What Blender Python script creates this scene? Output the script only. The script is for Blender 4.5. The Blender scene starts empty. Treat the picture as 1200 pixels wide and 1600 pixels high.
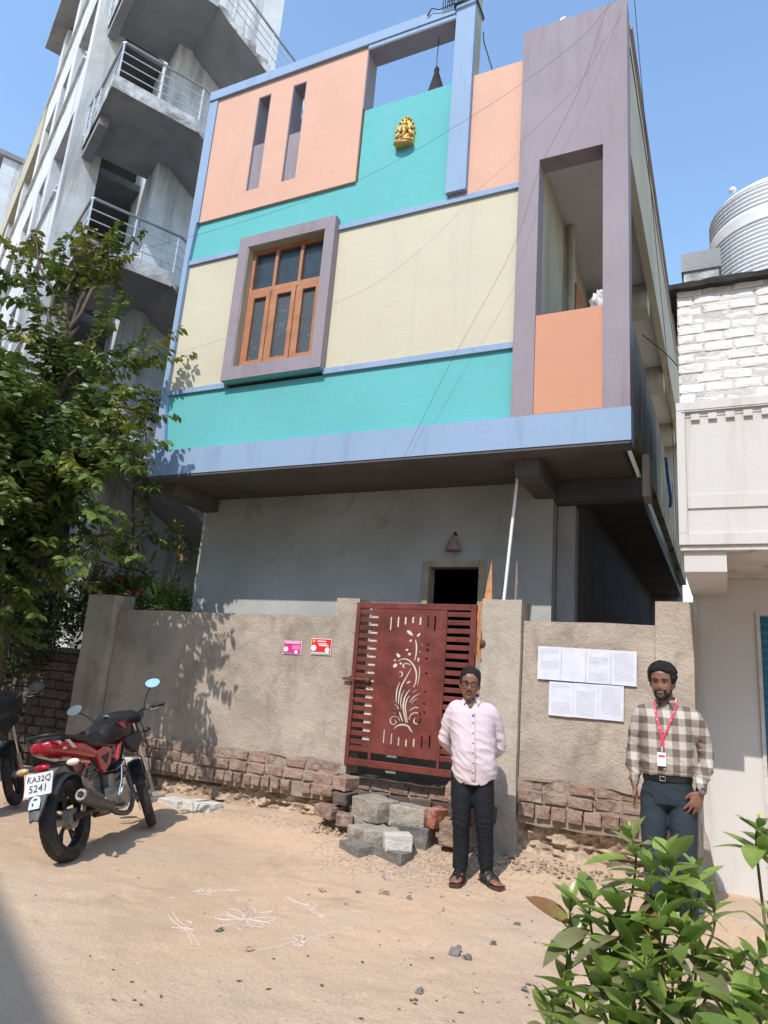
import bpy, bmesh, math, random
from mathutils import Vector, Matrix, noise
from math import sin, cos, pi, radians
random.seed(7)
S = bpy.context.scene
COL = S.collection

# ---------------------------------------------------------------- camera
CAM_R = [(0.90195725, 0.42499741, 0.07648737), (-0.03663376, 0.25179455, -0.96708711), (-0.43026862, 0.86946921, 0.24267718)]
FPX = 1106.703
EYE = Vector((0, 0, 1.45))
cd = bpy.data.cameras.new('camera')
cam = bpy.data.objects.new('camera', cd); COL.objects.link(cam)
r_, d_, f_ = [Vector(a) for a in CAM_R]
cam.matrix_world = Matrix(((r_.x, -d_.x, -f_.x, EYE.x), (r_.y, -d_.y, -f_.y, EYE.y), (r_.z, -d_.z, -f_.z, EYE.z), (0, 0, 0, 1)))
cd.sensor_fit = 'VERTICAL'; cd.sensor_height = 32; cd.lens = FPX / 1600 * 32
cd.clip_start = 0.05; cd.clip_end = 2000
S.camera = cam
S.render.resolution_x = 768; S.render.resolution_y = 1024

# ---------------------------------------------------------------- light
SUN_TO = Vector((-0.06, -1.0, 1.2)).normalized()
W = bpy.data.worlds.new('World'); S.world = W; W.use_nodes = True
nt = W.node_tree
sky = nt.nodes.new('ShaderNodeTexSky'); sky.sky_type = 'NISHITA'; sky.sun_disc = False
sky.sun_elevation = math.asin(SUN_TO.z); sky.sun_rotation = math.atan2(SUN_TO.x, SUN_TO.y)
sky.air_density = 1.6; sky.dust_density = 0.6; sky.ozone_density = 4.5; sky.altitude = 0
nt.nodes['Background'].inputs[1].default_value = 0.15
nt.links.new(sky.outputs[0], nt.nodes['Background'].inputs[0])
sl = bpy.data.lights.new('sun', 'SUN'); sl.energy = 2.45; sl.angle = radians(0.5); sl.color = (1.0, 0.95, 0.88)
so = bpy.data.objects.new('sun', sl); COL.objects.link(so)
so.rotation_euler = SUN_TO.to_track_quat('Z', 'Y').to_euler()
S.view_settings.view_transform = 'Standard'; S.view_settings.look = 'None'
S.view_settings.exposure = 0.86; S.view_settings.gamma = 1; S.view_settings.use_curve_mapping = False

# ---------------------------------------------------------------- helpers
def ray(x, y):
    a, b = (x - 600) / FPX, (y - 800) / FPX
    return r_ * a + d_ * b + f_
def at(x, y, Y):           # point of the plane Y=const seen at photo pixel x,y
    d = ray(x, y); return EYE + d * (Y / d.y)
def onz(x, y, Z=0.0):
    d = ray(x, y); return EYE + d * ((Z - EYE.z) / d.z)

class MB:
    def __init__(s): s.v = []; s.f = []
    def add(s, v, f):
        n = len(s.v); s.v += [tuple(a) for a in v]; s.f += [tuple(i + n for i in q) for q in f]; return s
    def box(s, x0, x1, y0, y1, z0, z1):
        return s.add([(x0,y0,z0),(x1,y0,z0),(x1,y1,z0),(x0,y1,z0),(x0,y0,z1),(x1,y0,z1),(x1,y1,z1),(x0,y1,z1)],
                     [(0,3,2,1),(4,5,6,7),(0,1,5,4),(1,2,6,5),(2,3,7,6),(3,0,4,7)])
    def obox(s, c, dims, m=None):
        m = m or Matrix.Identity(3); c = Vector(c); h = [q / 2 for q in dims]
        vs = [c + m @ Vector((sx*h[0], sy*h[1], sz*h[2])) for sz in (-1,1) for sx, sy in ((-1,-1),(1,-1),(1,1),(-1,1))]
        return s.add(vs, [(0,3,2,1),(4,5,6,7),(0,1,5,4),(1,2,6,5),(2,3,7,6),(3,0,4,7)])
    def tube(s, pts, r, n=8, cap=True, flat=None):
        pts = [Vector(p) for p in pts]; k = len(pts)
        rs = r if isinstance(r, (list, tuple)) else [r] * k
        t0 = (pts[1] - pts[0]).normalized()
        up = Vector((0,0,1)) if abs(t0.z) < .9 else Vector((0,1,0))
        a = t0.cross(up).normalized(); vs = []
        for i, p in enumerate(pts):
            t = ((pts[min(i+1,k-1)] - pts[max(i-1,0)])).normalized()
            a = (a - t * a.dot(t)).normalized(); b = t.cross(a)
            q = rs[i]; ra, rb = (q if isinstance(q, (list, tuple)) else (q, q))
            for j in range(n):
                th = 2*pi*j/n; vs.append(p + a*(cos(th)*ra) + b*(sin(th)*rb))
        fs = [(i*n+j, i*n+(j+1)%n, (i+1)*n+(j+1)%n, (i+1)*n+j) for i in range(k-1) for j in range(n)]
        if cap: fs += [tuple(range(n))[::-1], tuple((k-1)*n+j for j in range(n))]
        return s.add(vs, fs)
    def rings(s, rg, cap=True, close=False):      # rg: list of rings of equal size
        n = len(rg[0]); vs = [p for q in rg for p in q]; k = len(rg)
        fs = [(i*n+j, i*n+(j+1)%n, ((i+1)%k)*n+(j+1)%n, ((i+1)%k)*n+j) for i in range(k if close else k-1) for j in range(n)]
        if cap and not close: fs += [tuple(range(n))[::-1], tuple((k-1)*n+j for j in range(n))]
        return s.add(vs, fs)
    def ball(s, c, r, u=12, w=8, m=None):
        c = Vector(c); r = r if isinstance(r, (list, tuple)) else (r, r, r); m = m or Matrix.Identity(3)
        vs = [c + m @ Vector((0,0,-r[2]))]
        for i in range(1, w):
            ph = -pi/2 + pi*i/w
            for j in range(u): vs.append(c + m @ Vector((r[0]*cos(ph)*cos(2*pi*j/u), r[1]*cos(ph)*sin(2*pi*j/u), r[2]*sin(ph))))
        vs.append(c + m @ Vector((0,0,r[2]))); L = len(vs)-1
        fs = [(0, 1+(j+1)%u, 1+j) for j in range(u)]
        for i in range(w-2):
            for j in range(u): a = 1+i*u; fs.append((a+j, a+(j+1)%u, a+u+(j+1)%u, a+u+j))
        a = 1+(w-2)*u; fs += [(a+j, a+(j+1)%u, L) for j in range(u)]
        return s.add(vs, fs)
    def prism(s, poly, fa, fb):                   # poly of 2D points, fa/fb map them to the two caps
        n = len(poly); s0 = [fa(*p) for p in poly] + [fb(*p) for p in poly]
        return s.add(s0, [tuple(range(n))[::-1], tuple(range(n, 2*n))] + [(i, (i+1)%n, n+(i+1)%n, n+i) for i in range(n)])
    def map(s, fn): s.v = [tuple(fn(Vector(a))) for a in s.v]; return s

WORLD = {}
def wl(p): return WORLD.get(p.name, Vector((0,0,0))) if p else Vector((0,0,0))
def fill(me, mb, smooth, ang):
    me.from_pydata(mb.v, [], mb.f); me.update()
    bm = bmesh.new(); bm.from_mesh(me); bmesh.ops.recalc_face_normals(bm, faces=bm.faces); bm.to_mesh(me); bm.free()
    if smooth:
        me.polygons.foreach_set('use_smooth', [True]*len(me.polygons)); me.set_sharp_from_angle(angle=radians(ang))
def obj(name, mb, mat, parent=None, smooth=False, ang=40, local=False, bevel=0):
    """one mesh object; vertices are given in world space unless local"""
    me = bpy.data.meshes.new(name)
    if parent is not None and not local:
        o_ = wl(parent); mb.v = [(a[0]-o_.x, a[1]-o_.y, a[2]-o_.z) for a in mb.v]
    fill(me, mb, smooth, ang); me.materials.append(mat)
    o = bpy.data.objects.new(name, me); COL.objects.link(o)
    if parent is not None: o.parent = parent; WORLD[o.name] = wl(parent)
    if bevel:
        b = o.modifiers.new('b', 'BEVEL'); b.width = bevel; b.segments = 2; b.limit_method = 'ANGLE'
    return o
def tag(o, label, cat, group=None, kind=None):
    if label: o['label'] = label
    if cat: o['category'] = cat
    if group: o['group'] = group
    if kind: o['kind'] = kind
    return o
def thing(name, loc, label, cat, group=None, rot=None):
    o = bpy.data.objects.new(name, None); COL.objects.link(o); o.location = loc; o.empty_display_size = .2
    if rot is not None: o.rotation_euler = rot
    WORLD[o.name] = Vector(loc); return tag(o, label, cat, group)
def inst(name, me, parent, loc, rot=(0,0,0), sc=(1,1,1)):
    o = bpy.data.objects.new(name, me); COL.objects.link(o)
    if parent is not None: o.parent = parent; o.location = Vector(loc) - wl(parent); WORLD[o.name] = Vector(loc)
    else: o.location = loc
    o.rotation_euler = rot; o.scale = sc; return o
def plate(outline, holes, t):                    # flat plate with holes, centred on depth 0; returns MB in (x, depth, z)
    cu = bpy.data.curves.new('c', 'CURVE'); cu.dimensions = '2D'; cu.fill_mode = 'BOTH'; cu.extrude = t/2
    for pts in [outline] + list(holes):
        sp = cu.splines.new('POLY'); sp.points.add(len(pts)-1)
        for i, p in enumerate(pts): sp.points[i].co = (p[0], p[1], 0, 1)
        sp.use_cyclic_u = True
    o = bpy.data.objects.new('c', cu); COL.objects.link(o)
    dg = bpy.context.evaluated_depsgraph_get(); me = bpy.data.meshes.new_from_object(o.evaluated_get(dg))
    mb = MB(); mb.add([(v.co.x, v.co.z, v.co.y) for v in me.vertices], [tuple(p.vertices) for p in me.polygons])
    bpy.data.objects.remove(o); bpy.data.curves.remove(cu); bpy.data.meshes.remove(me)
    return mb
def rect(x0, x1, z0, z1): return [(x0,z0),(x1,z0),(x1,z1),(x0,z1)]
def text_mb(body, size, t=.002, align='CENTER'):
    cu = bpy.data.curves.new('t', 'FONT'); cu.body = body; cu.size = size; cu.extrude = t; cu.align_x = align; cu.align_y = 'CENTER'; cu.resolution_u = 3
    o = bpy.data.objects.new('t', cu); COL.objects.link(o)
    dg = bpy.context.evaluated_depsgraph_get(); me = bpy.data.meshes.new_from_object(o.evaluated_get(dg))
    mb = MB(); mb.add([(v.co.x, v.co.z, v.co.y) for v in me.vertices], [tuple(p.vertices) for p in me.polygons])
    bpy.data.objects.remove(o); bpy.data.curves.remove(cu); bpy.data.meshes.remove(me)
    return mb
def catmull(pts, k=5):
    pts = [Vector(p) for p in pts]; out = []
    for i in range(len(pts)-1):
        a, b, c, d = pts[max(i-1,0)], pts[i], pts[i+1], pts[min(i+2,len(pts)-1)]
        for j in range(k):
            t = j/k; out.append(.5*((2*b) + (c-a)*t + (2*a-5*b+4*c-d)*t*t + (3*b-a-3*c+d)*t*t*t))
    return out + [pts[-1]]

# ---------------------------------------------------------------- materials
def mat(name, col, rough=.85, var=.10, vs=1.6, bump=.15, bs=45, dirt=None, dcol=(.08,.07,.06), dscale=(1.2,1.2,.35), rnd=0, metal=0, spec=.35, fine=.06, trans=0, coat=0, obj_co=False, hue2=None, brush=None):
    m = bpy.data.materials.new(name); m.use_nodes = True; t = m.node_tree; N = t.nodes; L = t.links.new
    b = N['Principled BSDF']; b.inputs['Roughness'].default_value = rough; b.inputs['Metallic'].default_value = metal
    b.inputs['Specular IOR Level'].default_value = spec
    if coat: b.inputs['Coat Weight'].default_value = coat
    if obj_co: src = N.new('ShaderNodeTexCoord').outputs['Object']
    else: src = N.new('ShaderNodeNewGeometry').outputs['Position']
    def nz(scale, det=6, mp=None, rg=.55, dist=0):
        s_ = src
        if mp:
            q = N.new('ShaderNodeMapping'); q.inputs['Scale'].default_value = mp; L(src, q.inputs[0]); s_ = q.outputs[0]
        n = N.new('ShaderNodeTexNoise'); n.inputs['Scale'].default_value = scale; n.inputs['Detail'].default_value = det
        n.inputs['Roughness'].default_value = rg; n.inputs['Distortion'].default_value = dist; L(s_, n.inputs['Vector']); return n.outputs['Fac']
    def mr(x, a, b_, c, d):
        q = N.new('ShaderNodeMapRange'); q.inputs[1].default_value = a; q.inputs[2].default_value = b_; q.inputs[3].default_value = c; q.inputs[4].default_value = d; L(x, q.inputs[0]); return q.outputs[0]
    def mix(fac, a, b_, mode='MIX'):
        q = N.new('ShaderNodeMix'); q.data_type = 'RGBA'; q.blend_type = mode
        for i, x in ((0, fac), (6, a), (7, b_)):
            if isinstance(x, (int, float)): q.inputs[i].default_value = x
            elif isinstance(x, (tuple, list)): q.inputs[i].default_value = (*x, 1)
            else: L(x, q.inputs[i])
        return q.outputs[2]
    c = col
    if hue2: c = mix(mr(nz(vs*.7, 5, dist=.6), .38, .62, 0, 1), col, hue2)
    base = nz(vs); k = mr(base, .3, .7, 1-var, 1+var)
    v = N.new('ShaderNodeMath'); v.operation = 'MULTIPLY'; L(k, v.inputs[0]); L(mr(nz(bs*1.3, 3), .3, .7, 1-fine, 1+fine), v.inputs[1]); k = v.outputs[0]
    if rnd:
        oi = N.new('ShaderNodeObjectInfo'); v = N.new('ShaderNodeMath'); v.operation = 'MULTIPLY'; L(k, v.inputs[0]); L(mr(oi.outputs['Random'], 0, 1, 1-rnd, 1+rnd), v.inputs[1]); k = v.outputs[0]
    g = N.new('ShaderNodeCombineColor'); [L(k, g.inputs[i]) for i in range(3)]
    c = mix(1.0, c, g.outputs[0], 'MULTIPLY')
    if dirt: c = mix(mr(nz(1.6, 8, dscale, .65, .4), .62-.25*dirt, .74-.1*dirt, 0, min(1, .35+dirt)), c, dcol)
    L(c, b.inputs['Base Color'])
    if bump:
        bn = N.new('ShaderNodeBump'); bn.inputs['Strength'].default_value = min(1, bump*2); bn.inputs['Distance'].default_value = .012
        h = nz(bs, 7, brush, .6); L(h, bn.inputs['Height'])
        bn2 = N.new('ShaderNodeBump'); bn2.inputs['Strength'].default_value = bump; bn2.inputs['Distance'].default_value = .05; L(nz(bs*.12, 4), bn2.inputs['Height']); L(bn.outputs[0], bn2.inputs['Normal'])
        L(bn2.outputs[0], b.inputs['Normal'])
    if rough < .8: L(mr(nz(bs*.3, 4), .3, .7, max(.03, rough*.75), min(1, rough*1.25)), b.inputs['Roughness'])
    if trans:
        td = N.new('ShaderNodeBsdfTranslucent'); L(c, td.inputs[0]); ms = N.new('ShaderNodeMixShader'); ms.inputs[0].default_value = trans
        L(b.outputs[0], ms.inputs[1]); L(td.outputs[0], ms.inputs[2]); L(ms.outputs[0], N['Material Output'].inputs[0])
    return m
M = {}
M['coral'] = mat('coral_paint', (.635,.372,.272), .8, .05, .8, .12, 30, .22, (.53,.34,.27), (3,3,.16), fine=.02)
M['coral2'] = mat('orange_paint', (0.555,0.266,0.167), .8, .035, .8, .06, 30, .12, (.55,.33,.24), fine=.02)
M['teal'] = mat('teal_paint', (.118,.425,.425), .8, .06, .8, .12, 30, .36, (.135,.42,.43), (3.2,3.2,.14), fine=.02)
M['cream'] = mat('cream_paint', (.555,.505,.375), .8, .05, .7, .12, 30, .24, (.47,.43,.34), (3,3,.16), fine=.02)
M['blue'] = mat('light_blue_paint', (0.259,0.357,0.501), .8, .04, .8, .06, 30, .4, (.20,.28,.40), (2.6,2.6,.3), fine=.02)
M['mauve'] = mat('mauve_paint', (0.278,0.238,0.261), .8, .06, 1.2, .08, 30, .5, (.22,.18,.195), (2.5,2.5,.3), fine=.03)
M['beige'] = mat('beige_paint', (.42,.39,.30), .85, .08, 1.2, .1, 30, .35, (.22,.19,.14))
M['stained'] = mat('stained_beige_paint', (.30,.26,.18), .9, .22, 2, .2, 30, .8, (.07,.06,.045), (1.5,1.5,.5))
M['ceil'] = mat('whitewashed_ceiling', (.55,.54,.52), .9, .06, 1.5, .05, 30)
M['conc'] = mat('grey_cement_render', (.375,.375,.36), .9, .16, 1.1, .10, 35, .25, (.17,.17,.17), (1,1,.6))
M['concdark'] = mat('shade_dark_concrete', (.10,.095,.09), .95, .15, 2, .2, 30, .3)  # concrete coloured darker to deepen shade on undersides and in the passage
M['plaster'] = mat('rough_boundary_plaster', (.380,.318,.262), .95, .16, 1.9, .45, 55, .52, (.24,.19,.15), (1.6,1.6,.9), hue2=(.43,.36,.29))
M['plaster_lt'] = mat('pale_pillar_plaster', (0.414,0.361,0.299), .95, .14, 1.9, .35, 50, .35, (.27,.23,.19), (1.5,1.5,.6))
M['lmwhite'] = mat('weathered_whitewash', (0.594,0.603,0.612), .92, .14, 1.3, .2, 30, .5, (.28,.28,.27), (2.2,2.2,.22))
M['mould'] = mat('mouldy_whitewash', (.58,.58,.57), .95, .2, 3, .3, 30, .85, (.10,.095,.09), (1.6,1.6,1.6))
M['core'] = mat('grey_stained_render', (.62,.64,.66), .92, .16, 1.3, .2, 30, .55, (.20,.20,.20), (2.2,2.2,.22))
M['hall'] = mat('hall_shade_tone', (.13,.13,.13), .95, .2, 1.2, .1, 30)  # shade put into the colour, keeping the open hall dark
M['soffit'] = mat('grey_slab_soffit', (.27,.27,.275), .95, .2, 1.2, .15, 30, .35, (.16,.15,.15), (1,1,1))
M['white'] = mat('offwhite_render', (.565,.535,.505), .85, .03, .9, .07, 30, .42, (.43,.38,.33), (2.6,2.6,.22), fine=.02)
M['whitebrick'] = mat('whitewashed_brick', (0.684,0.657,0.612), .9, .06, 4, .25, 40, .15, (.45,.42,.38), (3,3,3), rnd=.05)
M['mortarw'] = mat('whitewashed_mortar', (.54,.51,.48), .95, .15, 5, .35, 40, .35, (.25,.23,.20), (3,3,3))
M['black'] = mat('black_weathered_coping', (.03,.028,.026), .9, .4, 6, .5, 30)
M['brick'] = mat('red_clay_brick', (.265,.165,.125), .95, .25, 9, .9, 60, .85, (.34,.27,.215), (7,7,7), rnd=.25)
M['brickred'] = mat('bright_red_brick', (.34,.12,.07), .9, .2, 8, .6, 60, .6, (.42,.32,.25), (5,5,5), rnd=.1)
M['brickdk'] = mat('old_dark_brick', (.12,.09,.075), .95, .2, 7, .5, 60, .4, (.10,.08,.07), (4,4,4), rnd=.25)
M['mortar'] = mat('muddy_mortar', (.31,.245,.19), .95, .2, 5, .6, 40, .3, (.22,.16,.12), (4,4,4))
M['mud'] = mat('eroded_mud_footing', (.44,.33,.245), .97, .2, 4, .8, 30, .3, (.25,.19,.14), (3,3,3))
M['block'] = mat('concrete_block', (.36,.32,.265), .95, .18, 6, .8, 90, .5, (.24,.21,.18), (5,5,5), rnd=.14)
M['blockdk'] = mat('dark_concrete_block', (.19,.18,.165), .95, .2, 6, .7, 90, .35, (.34,.29,.23), (4,4,3), rnd=.1)
M['footing'] = mat('crumbling_footing', (.36,.265,.195), .97, .35, 6, 1.0, 22, .55, (.16,.115,.085), (4,4,5), hue2=(.44,.34,.25))
M['blockw'] = mat('whitish_block', (.60,.57,.52), .95, .1, 6, .5, 90, .25, (.4,.36,.31), (5,5,5), rnd=.1)
M['gate'] = mat('maroon_painted_steel', (.145,.036,.027), .5, .3, 5, .15, 30, .42, (.22,.05,.038), (2.2,2.2,1.6), fine=.1)
M['cream_sheet'] = mat('pale_sheet', (.62,.58,.50), .8, .08, 4, .05, 30, .3, (.3,.25,.2))
M['rust'] = mat('rusty_iron', (.13,.06,.035), .8, .35, 14, .3, 60)
M['wood'] = mat('varnished_wood', (.40,.175,.085), .5, .15, 6, .1, 30, brush=(1,1,.1))
M['glass'] = mat('dark_window_glass', (.035,.05,.06), .22, .25, 9, .05, 20, spec=.35)
M['dark'] = mat('dark_interior', (.012,.012,.012), 1, .1, 2, 0)
M['steel'] = mat('steel_pipe', (.34,.35,.37), .35, .1, 10, .02, 40, metal=.8)
M['steelp'] = mat('pale_steel_pipe', (.62,.64,.66), .4, .1, 10, .02, 40, metal=.4)
M['gold'] = mat('gilded_plaster', (.56,.37,.11), .4, .2, 20, .2, 60, .3, (.3,.18,.06), (8,8,8), metal=.35)
M['pvc'] = mat('white_plastic_pipe', (.80,.80,.78), .5, .04, 5, .02)
M['tank'] = mat('white_plastic_tank', (.70,.71,.73), .5, .06, 4, .04, 30, .28, (.50,.46,.38), (1.2,1.2,1.2))
M['wire'] = mat('dark_cable', (.03,.03,.035), .7, .1, 5, 0)
M['shutter'] = mat('blue_shutter_paint', (.035,.16,.28), .6, .1, 5, .1)
M['doorframe'] = mat('pale_wooden_frame', (.36,.29,.21), .8, .2, 8, .2, 40, brush=(1,1,.15))
M['paper'] = mat('plain_paper', (.78,.79,.84), .8, .02, 8, .04, 12)

# ================================================================ ground
_r = random.Random(3); FEET = [(_r.uniform(-5,.6), _r.uniform(2.3,5.9), _r.gauss(1.3,.7)) for _ in range(46)]
def ghgt(x, y):
    z = 0.0
    t = max(0, min(1, (y-5.65)/1.05)); z += .15*t*t*(3-2*t)
    if x > -.9: z -= .09*max(0, min(1, (x+.9)/.5))*max(0, min(1, (y-5.0)/.8))
    z += .035*math.exp(-((x+2.9)**2+(y-6.0)**2)/.5)
    w = max(0, min(1, (14-abs(y))/4))*max(0, min(1, (14-abs(x))/4))
    z += w*(.016*noise.noise(Vector((x*.9, y*.9, 0))) + .010*noise.noise(Vector((x*3.1, y*3.1, 4))) + .006*noise.noise(Vector((x*9, y*9, 9))))
    for fx, fy, fa in FEET:
        u = (x-fx)*cos(fa)+(y-fy)*sin(fa); v = -(x-fx)*sin(fa)+(y-fy)*cos(fa)
        if abs(u) < .2 and abs(v) < .1: q = (u/.13)**2+(v/.045)**2; z += -.010*math.exp(-q*q) + .006*math.exp(-((q-1.7)/.5)**2)
    z += .006*w*math.exp(-((noise.noise(Vector((x*1.3+y*.5, y*.35, 31)))-.05)/.05)**2)
    dd = noise.noise(Vector((x*5.3+7, y*5.3, 2))); z -= w*.018*max(0, dd-.28)
    return z
def axis(a, b, st, far):
    q = []; x = a
    while x < b: q.append(x); x += st
    q.append(b); s = st; lo, hi = a, b; L, R = [], []
    while hi < far: s *= 1.35; hi += s; lo -= s; L.append(lo); R.append(hi)
    return L[::-1] + q + R
gx = axis(-6.6, 1.3, .035, 320); gy = axis(1.6, 7.0, .035, 320)
mb = MB(); nx = len(gx)
mb.v = [(x, y, ghgt(x, y)) for y in gy for x in gx]
mb.f = [(j*nx+i, j*nx+i+1, (j+1)*nx+i+1, (j+1)*nx+i) for j in range(len(gy)-1) for i in range(nx-1)]
def ground_mat():
    m = mat('sandy_dirt', (.505,.355,.238), .97, .12, .55, .36, 42, .30, (.37,.255,.17), (1.1,1.1,1.1), fine=.09, hue2=(.47,.35,.25))
    t = m.node_tree; N = t.nodes; L = t.links.new; b = N['Principled BSDF']
    geo = N.new('ShaderNodeNewGeometry')
    # small crumbs and scuff marks in the dirt
    vo = N.new('ShaderNodeTexVoronoi'); vo.inputs['Scale'].default_value = 26; vo.inputs['Randomness'].default_value = 1; L(geo.outputs['Position'], vo.inputs['Vector'])
    n = N.new('ShaderNodeTexNoise'); n.inputs['Scale'].default_value = 2.2; n.inputs['Detail'].default_value = 6; L(geo.outputs['Position'], n.inputs['Vector'])
    r1 = N.new('ShaderNodeMapRange'); r1.inputs[1].default_value = .10; r1.inputs[2].default_value = .26; r1.inputs[3].default_value = 1; r1.inputs[4].default_value = 0; L(vo.outputs['Distance'], r1.inputs[0])
    r2 = N.new('ShaderNodeMapRange'); r2.inputs[1].default_value = .52; r2.inputs[2].default_value = .68; r2.inputs[3].default_value = 0; r2.inputs[4].default_value = .75; L(n.outputs['Fac'], r2.inputs[0])
    mu = N.new('ShaderNodeMath'); mu.operation = 'MULTIPLY'; L(r1.outputs[0], mu.inputs[0]); L(r2.outputs[0], mu.inputs[1])
    src = b.inputs['Base Color'].links[0].from_socket
    q = N.new('ShaderNodeMix'); q.data_type = 'RGBA'; L(mu.outputs[0], q.inputs[0]); L(src, q.inputs[6]); q.inputs[7].default_value = (.30,.22,.17,1); L(q.outputs[2], b.inputs['Base Color'])
    return m
M['ground'] = ground_mat()
g = obj('ground', mb, M['ground'], smooth=True, ang=60); g['kind'] = 'structure'
# cement apron in front of the white house on the right
mb = MB(); pts = [(-.30,6.35),(1.9,6.15),(3.0,6.15),(3.0,7.2),(-.30,7.2)]
mb.prism(pts, lambda x,y:(x,y,-.1), lambda x,y:(x,y,.035))
a = obj('pavement', mb, mat('dusty_cement', (.42,.37,.32), .95, .1, 2, .25, 40, .3, (.3,.26,.22)), bevel=.01); a['kind'] = 'structure'

# ================================================================ the painted house
YF = 6.40
H = thing('house', (-3.6, 6.4, 0), 'two-storey house painted coral, teal and cream, with a mauve frame on the right', 'house')
def part(name, mb, m, parent=H, **k): return obj(name, mb, M[m] if isinstance(m, str) else m, parent, **k)
def slab(name, m, x0,x1,y0,y1,z0,z1, parent=H, **k): return part(name, MB().box(x0,x1,y0,y1,z0,z1), m, parent, **k)
def hplate(name, m, out, holes, yf, t, parent=H, **k):
    mb = plate(out, holes, t).map(lambda p: (p.x, yf+t/2+p.y, p.z)); return part(name, mb, m, parent, **k)
# upper front wall
hplate('wall_panel', 'cream', rect(-6.40,-1.84,4.97,6.80), [rect(-5.34,-4.20,5.13,6.795)], YF, .14)
slab('wall_panel', 'teal', -6.40,-1.84, YF+.002,YF+.16, 4.128,4.90)
hplate('wall_panel', 'teal', [(-6.42,6.87),(-2.66,6.87),(-2.66,8.50),(-3.88,8.50),(-3.88,7.44),(-6.42,7.44)], [], YF-.002, .22)
slots = [(-5.585,-5.375,7.75,9.265), (-5.02,-4.805,7.74,9.265)]
hplate('wall_panel', 'coral', rect(-6.31,-3.90,7.442,9.47), [rect(*s) for s in slots], YF-.035, .24)
# vertical slots: mauve lining and sill infill
for s in slots:
    mb = MB(); a,b,c,d = s; e = .012
    mb.box(a,a+e,YF-.03,YF+.20,c,d); mb.box(b-e,b,YF-.03,YF+.20,c,d); mb.box(a+e,b-e,YF-.03,YF+.20,d-e,d); mb.box(a+e,b-e,YF-.005,YF+.20,c,8.49)
    part('slot_lining', mb, 'mauve')
slab('coping', 'blue', -6.46,-2.685, YF-.075,YF+.22, 9.472,9.625, bevel=.006)
slab('post', 'mauve', -3.898,-3.885, YF-.034,YF+.205, 8.503,9.47)
slab('beam', 'blue', -3.884,-2.685, YF-.06,YF+.22, 9.41,9.47)
# underside of the roof beam is bare mauve
slab('beam', 'mauve', -3.884,-2.685, YF-.055,YF+.215, 9.395,9.409)
slab('pillar', 'blue', -2.68,-2.44, YF-.08,YF-.005, 6.91,9.86)
slab('pillar', 'beige', -2.675,-2.445, YF-.0049,YF+.17, 8.52,9.855)
slab('wall_panel', 'coral', -2.655,-1.845, YF-.012,YF+.15, 6.872,8.50)
hplate('pier', 'mauve', rect(-1.84,-.72,4.128,8.84), [rect(-1.62,-.965,4.128+.0,7.055)] if 0 else [rect(-1.62,-.965,4.14,7.055)], YF-.06, .22)
slab('balcony_panel', 'coral2', -1.618,-.967, YF-.045,YF+.12, 4.142,5.21)
slab('band', 'blue', -6.465,-.712, YF-.075,YF+.16, 3.80,4.125)
slab('band', 'blue', -6.44,-5.485, YF-.03,YF+.1, 4.902,4.968); slab('band', 'blue', -4.085,-1.845, YF-.03,YF+.1, 4.902,4.968)
slab('band', 'blue', -6.44,-5.485, YF-.03,YF+.1, 6.802,6.868); slab('band', 'blue', -4.085,-1.845, YF-.03,YF+.1, 6.802,6.868)
mb = MB(); mb.prism([(-6.465,4.127),(-6.27,4.127),(-6.385,4.9),(-6.385,6.87),(-6.345,7.44),(-6.313,7.44),(-6.313,9.47),(-6.46,9.47)], lambda x,z:(x,YF-.055,z), lambda x,z:(x,YF+.18,z))
part('band', mb, 'blue')
slab('plaster_edge', 'concdark', -6.45,-.72, YF-.066,YF+.15, 3.772,3.798)
# body
slab('wall', 'beige', -6.42,-6.24, YF+.20,16, 3.95,8.5)
slab('wall', 'beige', -6.42,-.8, 15.9,16.0, 0,8.5)
slab('roof', 'ceil', -6.23,-.83, YF+.24,15.88, 7.2,7.34)
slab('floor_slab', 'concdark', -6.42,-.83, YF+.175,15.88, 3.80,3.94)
slab('wall', 'beige', -1.80,-1.63, YF+.17,15.88, 3.95,7.19)      # inner wall of the side passage
slab('parapet', 'beige', -6.23,-5.9, YF+.24,15.8, 7.35,7.6)
# right side of the house: passage parapet, top fascia, cross beams
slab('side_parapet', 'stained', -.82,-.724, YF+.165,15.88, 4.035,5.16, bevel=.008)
slab('side_fascia', 'beige', -.82,-.724, YF+.165,15.88, 7.08,8.66)
slab('coping', 'mauve', -.85,-.69, YF+.17,15.9, 8.662,8.72)
slab('rail_line', 'wire', -.721,-.715, YF+.17,15.9, 8.40,8.43)
for y in (9.32, 12.0, 14.7):
    slab('cross_beam', 'beige', -1.625,-.822, y,y+.32, 6.82,7.19)
mb = MB().tube([(-1.56,7.75,7.19),(-1.56,7.75,3.95)], .05, 10); part('drain_pipe', mb, 'beige', smooth=True)
d1 = slab('door', 'wood', -1.628,-1.60, 8.35,9.2, 3.96,6.78)
mb = MB().tube([(-1.1,7.9,7.19),(-1.1,7.9,7.08)], .03, 8); mb.ball((-1.1,7.9,7.06), .06, 8, 6); part('bulb_holder', mb, 'wire', smooth=True)
# cantilever beams under the front
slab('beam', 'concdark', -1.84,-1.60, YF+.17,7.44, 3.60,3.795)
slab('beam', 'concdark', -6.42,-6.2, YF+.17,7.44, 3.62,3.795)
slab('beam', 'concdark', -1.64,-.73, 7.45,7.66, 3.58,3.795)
slab('plaster_edge', 'beige', -.728,-.66, 7.40,7.70, 3.57,4.02)
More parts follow.
